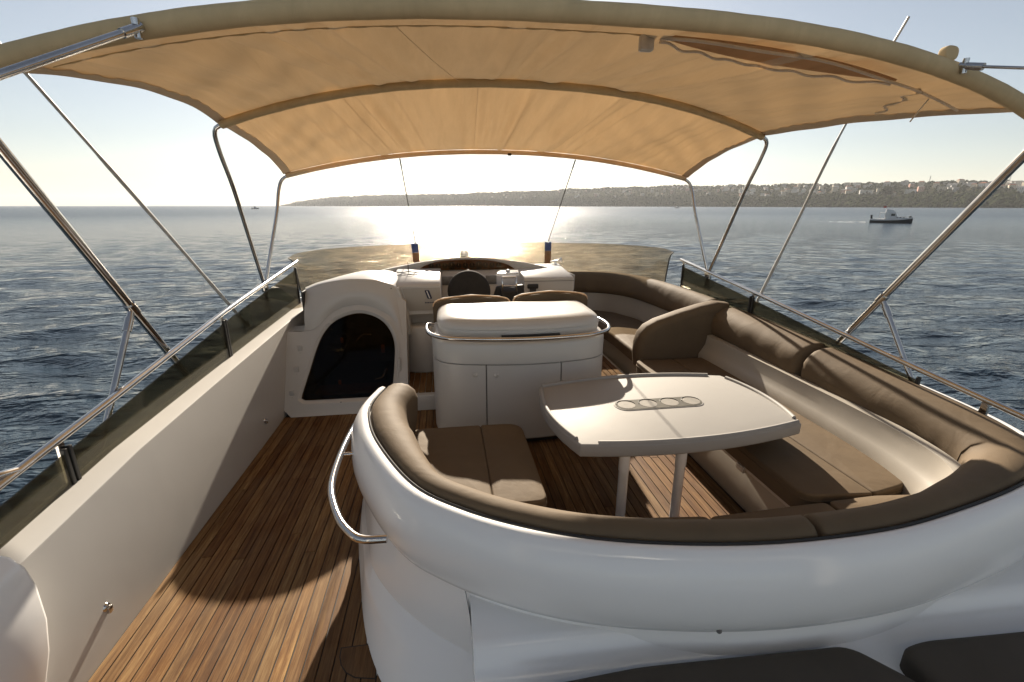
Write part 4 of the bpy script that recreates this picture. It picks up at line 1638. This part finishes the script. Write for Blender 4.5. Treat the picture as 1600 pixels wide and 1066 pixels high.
# ------------------------------------------------------------------ wind screen
ws = thing('wind_screen', 'curved smoked acrylic wind screen wrapping the front of the flybridge', 'wind screen')
half = [(XC, 7.42), (XC - .9, 7.36), (XC - 1.65, 7.12), (XC - 2.15, 6.72), (XC - 2.38, 6.25), (XC - 2.43, 5.86)]
wp = spline([(2 * XC - a, b, 0) for a, b in half[::-1]][:-1] + [(a, b, 0) for a, b in half], 90)
wp = wp[::-1]  # port to starboard: outward on the left


def wring(p, t, z, off, th):
    n = np.array([-t[1], t[0]])
    return [(p[0] + n[0] * off, p[1] + n[1] * off, z)]


T = np.gradient(wp[:, :2], axis=0)
T /= np.linalg.norm(T, axis=1)[:, None]
rings = []
for i, p in enumerate(wp):
    n = np.array([-T[i][1], T[i][0]])
    u = i / (len(wp) - 1)
    e = min(u, 1 - u)
    zt = 1.425 - .0 * (1 - e)
    if e < .05:
        zt -= .035 * (1 - e / .05) ** 2
    pr = [(-.10, .86), (-.055, 1.05), (-.03, 1.25), (-.005, 1.36), (.02, zt - .015), (.036, zt)]
    ins = [(p[0] + n[0] * a, p[1] + n[1] * a, z) for a, z in pr]
    outs = [(p[0] + n[0] * (a + .008), p[1] + n[1] * (a + .008), z + .001) for a, z in pr[::-1]]
    rings.append(ins + outs)
v, f = rings_mesh(rings)
mesh('screen', v, f, 'smoked_front', ws, True, 50)
rings = []
for i, p in enumerate(wp):
    n = np.array([-T[i][1], T[i][0]])
    rings.append([(p[0] + n[0] * a, p[1] + n[1] * a, z) for a, z in ((-.16, .55), (-.15, .90), (-.12, .915), (-.02, .905), (.05, .80), (.08, -.3), (-.16, -.3))])
v, f = rings_mesh(rings)
mesh('base_coaming', v, f, 'gelcoat_shell', ws, True, 50)
for end in (0, len(wp) - 1):
    p = wp[end]
    n = np.array([-T[end][1], T[end][0]])
    tube('edge_trim', [(p[0] + n[0] * a, p[1] + n[1] * a, z) for a, z in ((-.055, 1.0), (-.03, 1.25), (-.005, 1.36), (.03, 1.39))], .009, 'black_rubber', ws, 8, 12)
# straps over the screen
for u, lab in ((-.42, 'left'), (1.62, 'right')):
    i = min(range(len(wp)), key=lambda k: abs(wp[k][0] - u))
    p = wp[i]
    n = np.array([-T[i][1], T[i][0]])
    tt = T[i]
    st = thing('strap', 'blue and brown strap hooked over the wind screen, %s one of the pair' % lab, 'strap', 'straps over the wind screen')
    for nm, mat, zz in (('upper_band', 'blue_strap', [(.05, 1.37), (.047, 1.432), (.03, 1.436), (.01, 1.40), (-.012, 1.34), (-.02, 1.30)]), ('lower_band', 'brown_strap', [(-.022, 1.298), (-.035, 1.24), (-.045, 1.15), (-.055, 1.08)])):
        rings = []
        for s in (-.052, .052):
            rings.append([(p[0] + tt[0] * s + n[0] * (a - .006), p[1] + tt[1] * s + n[1] * (a - .006), z) for a, z in zz] + [(p[0] + tt[0] * s + n[0] * (a - .011), p[1] + tt[1] * s + n[1] * (a - .011), z) for a, z in zz[::-1]])
        v, f = rings_mesh(rings)
        mesh(nm, v, f, mat, st, True, 60)

# ------------------------------------------------------------------ bimini
bim = thing('bimini', 'tan canvas bimini awning on stainless bows shading the flybridge', 'bimini')
BOW = {'aft': (2.40, 1.92, 2.70, 2.43, 2.5, .70), 'mid': (2.25, 3.80, 2.88, 2.57, 2.2, .667), 'front': (2.18, 5.37, 2.56, 2.28, 2.2, -.75)}


def bow(nm, s):
    hw, yc, zc, ze, ex, tilt = BOW[nm]
    d = (zc - ze) * abs(s) ** ex
    return np.array([XC + hw * s, yc + tilt * d, zc - d])


def wr(x, seedv):
    return math.sin(x * 9 + seedv + .8 * math.sin(x * 2.3)) * .5 + math.sin(x * 21.7 + seedv * 2.1 + 1.1 * math.sin(x * 5.1)) * .3 * (1 + .6 * math.sin(x * 3.1)) + math.sin(x * 47.3 + seedv * 1.7) * .14 * (1 + math.sin(x * 6.3 + 2))


def panel(name, a, b, sag, edge_in, off, mat, nt=44, ns=220, wamp=.012, seedv=1.0, parent=bim):
    verts = []
    for i in range(nt + 1):
        t = i / nt
        for j in range(ns + 1):
            s = -1 + 2 * j / ns
            k = 4 * t * (1 - t)
            p = bow(a, s) * (1 - t) + bow(b, s) * t
            es = abs(s) ** 3
            p[0] -= math.copysign(edge_in * k * es, s)
            p[2] -= sag * k * (1 - .35 * abs(s)) - (.11 if s < 0 and a == 'aft' else .03) * k * es
            xs = s * 2.3 + (t - .5) * .28 * math.sin(s * 3)
            w_ = wr(xs, seedv + t * .8) * wamp * k ** .5
            w_ += .010 * math.sin((s * 5 + t * 7)) * es * k
            # diagonal pulls running to the corners
            w_ += .016 * k * math.sin(24 * (abs(s) - .9 * t) + seedv) * max(0, abs(s) - .3)
            w_ *= 1 - .75 * abs(s) ** 8
            p[2] += w_ + off
            verts.append(tuple(p))
    faces = [(i * (ns + 1) + j, i * (ns + 1) + j + 1, (i + 1) * (ns + 1) + j + 1, (i + 1) * (ns + 1) + j) for i in range(nt) for j in range(ns)]
    o = mesh(name, verts, faces, mat, parent, True, 180, False)
    return o, verts, nt, ns


pa, va, nt_, ns_ = panel('aft_canvas', 'aft', 'mid', .025, .09, .030, 'canvas', wamp=.050, seedv=1.3)
pf, vf, nt2, ns2 = panel('front_canvas', 'mid', 'front', .012, .05, .030, 'canvas', wamp=.058, seedv=4.0)
# side hems
for vv, nt0, ns0 in ((va, nt_, ns_), (vf, nt2, ns2)):
    for j in (0, ns0):
        sg = 1 if j == 0 else -1
        rings = []
        for i in range(nt0 + 1):
            p = np.array(vv[i * (ns0 + 1) + j])
            q = np.array(vv[i * (ns0 + 1) + j + sg * 3])
            d = (q - p) / np.linalg.norm(q - p)
            rr = .004 * math.sin(i * 1.9) + .002 * math.sin(i * 4.1)
            rings.append([tuple(p + np.array([0, 0, -.006])), tuple(p + d * .075 + np.array([0, 0, -.008 + rr])), tuple(p + d * .075 + np.array([0, 0, -.004 + rr])), tuple(p + np.array([0, 0, .004]))])
        v, f = rings_mesh(rings)
        mesh('side_hem', v, f, 'canvas_hem', bim, True, 60)


def bow_tube(name, nm, r, mat, s0=-1, s1=1, dz=0.0, n=70, lump=0.0, k=12):
    pts, rr = [], []
    for j in range(n):
        s = s0 + (s1 - s0) * j / (n - 1)
        p = bow(nm, s)
        p[2] += dz
        pts.append(p)
        rr.append(r * (1 + lump * (math.sin(j * .9) * .5 + math.sin(j * 2.3) * .3)))
    v, f = rings_mesh(tube_rings(pts, rr, k))
    return mesh(name, v, f, mat, bim, True, 60)


sl = bow_tube('aft_sleeve', 'aft', .037, 'canvas_sleeve', -1.03, 1.03, -.008, 110, .03, 16)
bow_tube('middle_sleeve', 'mid', .030, 'canvas_sleeve', -.985, .985, .0, 90, .06)
bow_tube('front_sleeve', 'front', .024, 'canvas_hem', -.99, .99, .004, 80, .05)


# hem strip under the aft sleeve, seams and zips
def strip(name, f0, f1, mat, s0, s1, n=80, wob=0.0, th=.004):
    rings = []
    for j in range(n):
        s = s0 + (s1 - s0) * j / (n - 1)
        a, b = f0(s), f1(s)
        w_ = np.array([0, 0, wob * math.sin(j * 1.1)])
        rings.append([tuple(a), tuple(b + w_), tuple(b + w_ + np.array([0, 0, th])), tuple(a + np.array([0, 0, th]))])
    v, f = rings_mesh(rings)
    return mesh(name, v, f, mat, bim, True, 60)


def under(s, dy, dz=-.012):
    """point on the underside of the aft canvas, dy metres forward of the aft bow"""
    t = dy / 1.9
    k = 4 * t * (1 - t)
    p = bow('aft', s) * (1 - t) + bow('mid', s) * t
    es = abs(s) ** 3
    p[0] -= math.copysign(.09 * k * es, s)
    p[2] += -.025 * k * (1 - .35 * abs(s)) + (.11 if s < 0 else .03) * k * es + .030 + dz
    return p


strip('seam', lambda s: under(s, .300, -.018), lambda s: under(s, .309, -.018), 'canvas_sleeve', -.93, .13, 120, .002)


def bulge(s):
    return math.sin(max(0, min(1, (s - .16) / .56)) * math.pi) ** .8


strip('zip_gap_glow', lambda s: under(s, .27, -.020), lambda s: under(s, .275 + .20 * bulge(s), -.024), 'canvas_glow', .16, .72, 90)  # strip laid where the canvas would gape; the glow is in its colour
tube('zip', [under(s, .27, -.034 - .004 * math.sin(s * 21)) for s in np.linspace(.16, .80, 110)], .0075, 'zip_tape', bim, 6)
tube('zip', [under(s, .285 + .20 * bulge(s) + .008 * math.sin(s * 60), -.040 + .005 * math.sin(s * 75)) for s in np.linspace(.165, .715, 110)], .0065, 'zip_tape', bim, 6)
tube('zip', [under(s, .265, -.034) for s in np.linspace(.80, .93, 40)], .0075, 'zip_tape', bim, 6)
tube('zip', [under(.79 + .13 * t + .008 * math.sin(t * 17), .27 + .42 * t + .012 * math.sin(t * 30), -.022) for t in np.linspace(0, 1, 40)], .0065, 'zip_tape', bim, 6)
tube('cord', [under(.835, .28, -.04), under(.82, .29, -.10), under(.805, .30, -.165)], .004, 'zip_tape', bim, 6)
for s in (-.62, -.14):
    tube('stitched_seam', [bow('mid', s * .95) * (1 - t) + bow('front', s * .8) * t + np.array([0, 0, .008]) for t in np.linspace(.03, .97, 20)], .0018, 'canvas_hem', bim, 5)
tube('stitched_seam', [under(-.32 + .12 * t, .3 + 1.5 * t, -.022) for t in np.linspace(0, 1, 20)], .0018, 'canvas_hem', bim, 5)
# buckle and tabs
p = under(.14, .29, -.03)
box('buckle', (p[0] - .035, p[1] - .01, p[2] - .05), (p[0] + .03, p[1] + .03, p[2] + .015), 'pale_plastic', bim, .01)
p = bow('aft', .685)
prism('sleeve_tab', rounded_poly([(p[0] - .035, p[2] + .02), (p[0] - .035, p[2] + .082), (p[0] + .035, p[2] + .075), (p[0] + .035, p[2] + .02)], .03, 6), 'canvas_sleeve', bim, 'y', p[1] - .02, p[1] + .02, .008)
p = bow('front', .07)
box('toggle', (p[0] - .02, p[1] - .03, p[2] - .03), (p[0] + .02, p[1] + .0, p[2] - .005), 'black_rubber', bim, .006)

# bow legs
HP = np.array([-1.80, 4.84, 1.22])
HS = np.array([3.00, 4.88, 1.24])
for nm, sgn, hinge in (('mid', -1, HP), ('mid', 1, HS), ('front', -1, HP), ('front', 1, HS)):
    c0 = bow(nm, sgn * .90)
    c1 = bow(nm, sgn * .97)
    c2 = bow(nm, sgn * 1.0) + np.array([sgn * .02, 0, -.03])
    d = hinge - c2
    c3 = c2 + d * .10 + np.array([sgn * .015, 0, 0])
    pts = [c0, c1, c2, c3] + [c2 + d * t for t in (.3, .6, .85, 1.0)]
    tube('bow_leg', pts, .0165, 'stainless', bim, 12, 60)
for hinge, sg in ((HP, -1), (HS, 1)):
    box('hinge_fitting', tuple(hinge + np.array([-.02, -.05, -.05])), tuple(hinge + np.array([.02, .05, .03])), 'stainless', bim, .01)
    tube('hinge_post', [hinge, hinge + np.array([0, .07, -.38])], .014, 'stainless', bim, 10)
    tube('hinge_post', [hinge, hinge + np.array([0, -.14, -.40])], .014, 'stainless', bim, 10)
# aft poles with braces
for sg, base, top_, u_, foot in ((-1, (-1.85, 3.35, .82), (-1.72, 2.21, 2.22), .44, (-1.83, 2.42, .78)), (1, (3.05, 3.04, .96), (2.90, 2.06, 2.24), .33, (3.03, 2.38, .85))):
    base, top_ = np.array(base), np.array(top_)
    d_ = top_ - base
    kp = base + d_ * u_
    e = bow('aft', sg * .97)
    tube('aft_pole', [base, base + d_ * .5, top_, base + d_ * 1.10, e + np.array([sg * .02, .01, -.02]), bow('aft', sg * .93)], .0225, 'stainless', bim, 14, 80)
    tube('brace', [kp, np.array(foot)], .0165, 'stainless', bim, 12)
    w_ = (np.array(foot) - kp) / np.linalg.norm(np.array(foot) - kp)
    tube('brace_collar', [kp + w_ * .06, kp + w_ * .14], .022, 'stainless', bim, 12)
    tube('clamp', [kp - d_ * .02, kp + d_ * .02], .030, 'stainless', bim, 14)
# struts from the aft bow back towards the arch
fp = bow('aft', -.665) + np.array([0, -.055, -.03])
fs = bow('aft', .705) + np.array([0, -.05, .0])
for p, q in ((fp, np.array([-1.93, -1.22, .75])), (fs, np.array([3.12, -1.02, 1.75]))):
    p = np.array(p)
    d = (q - p) / np.linalg.norm(q - p)
    tube('strut', [p + d * .06, q], .0115 if q[0] < 0 else .006, 'stainless', bim, 12)
    tube('strut_eye', [p - d * .02, p + d * .07], .015, 'stainless', bim, 12)
    lathe('strut_bolt', [(0, -.03), (.012, -.03), (.012, .03), (0, .03)], tuple(p), 'stainless', bim, 10)
# front stays
for s, foot in ((-.475, (-.44, 7.3, 1.42)), (.415, (1.63, 7.25, 1.42))):
    a = bow('front', s) + np.array([0, .02, -.025])
    b = np.array(foot)
    tube('stay', [a, a * .93 + b * .07], .008, 'black_rubber', bim, 6)
    tube('stay', [a * .94 + b * .06, b], .006, 'black_rubber', bim, 6)

# radar arch aft, out of view; added for warm bounce light, struts run to it
ra = thing('radar_arch', 'unseen white moulded radar arch behind the bimini', 'radar arch')
for sg in (-1, 1):
    xo = XC + sg * 2.62
    rings = []
    for y, z, w in ((-1.75, -.3, .85), (-1.60, .6, .75), (-1.38, 1.5, .62), (-1.15, 2.2, .52), (-1.0, 2.55, .5)):
        xi = xo - sg * .18 - sg * max(0, z - 1.5) * .22
        xq = xo - sg * max(0, z - 1.5) * .22
        rings.append([(xi, y - w / 2, z), (xi, y + w / 2, z), (xq, y + w / 2, z), (xq, y - w / 2, z)])
    v, f = rings_mesh(rings)
    mesh('arch_leg', v, f, 'gelcoat_shell', ra, True, 30)
prism('arch_top', [(-1.3, 2.42), (-1.28, 2.62), (-.95, 2.66), (-.72, 2.56), (-.74, 2.42)], 'gelcoat_shell', ra, 'x', XC - 2.42, XC + 2.42, .04, 3)
lathe('radar_dome', [(0, 0), (.28, 0), (.31, .05), (.30, .14), (.2, .2), (0, .22)], (XC, -1.0, 2.66), 'gelcoat_shell', ra, 28)

# whip antennas
for pts, lab in (([(-1.83, 4.38, .93), (-1.82, 3.5, 1.73), (-1.80, 2.63, 2.49), (-1.80, 2.46, 2.64), (-1.8, 2.2, 2.88)], 'thin grey whip antenna leaning aft on the left'),
                 ([(3.02, 4.06, .98), (3.01, 3.68, 1.8), (3.0, 3.34, 2.54), (3.0, 2.98, 3.16)], 'thin pale whip antenna leaning aft on the right')):
    w_ = thing('whip_antenna', lab, 'antenna', 'pair of whip antennas')
    tube('whip', pts, [.0135] * 8 + [.011] * 12 + [.008] * 10, 'whip_grey', w_, 8, 30)
    b = pts[0]
    lathe('socket', [(0, 0), (.022, 0), (.020, .06), (.014, .12), (0, .12)], (b[0], b[1], b[2] - .06), 'whip_grey', w_, 12)

# ------------------------------------------------------------------ haze over the water
hz = box('haze', (-9000, -300, ZS - 6), (9500, 9500, 175), None)
m = bpy.data.materials.new('haze_air')
m.use_nodes = True
nt = m.node_tree
nt.nodes.remove(nt.nodes['Principled BSDF'])
pv = nt.nodes.new('ShaderNodeVolumePrincipled')
pv.inputs['Color'].default_value = (0.93, 0.95, 0.98, 1)
pv.inputs['Density'].default_value = 0.000065
pv.inputs['Anisotropy'].default_value = 0.1
nt.links.new(pv.outputs[0], nt.nodes['Material Output'].inputs['Volume'])
hz.data.materials.append(m)
tag(hz, 'pale haze over the sea and far shore', 'haze', kind='stuff')
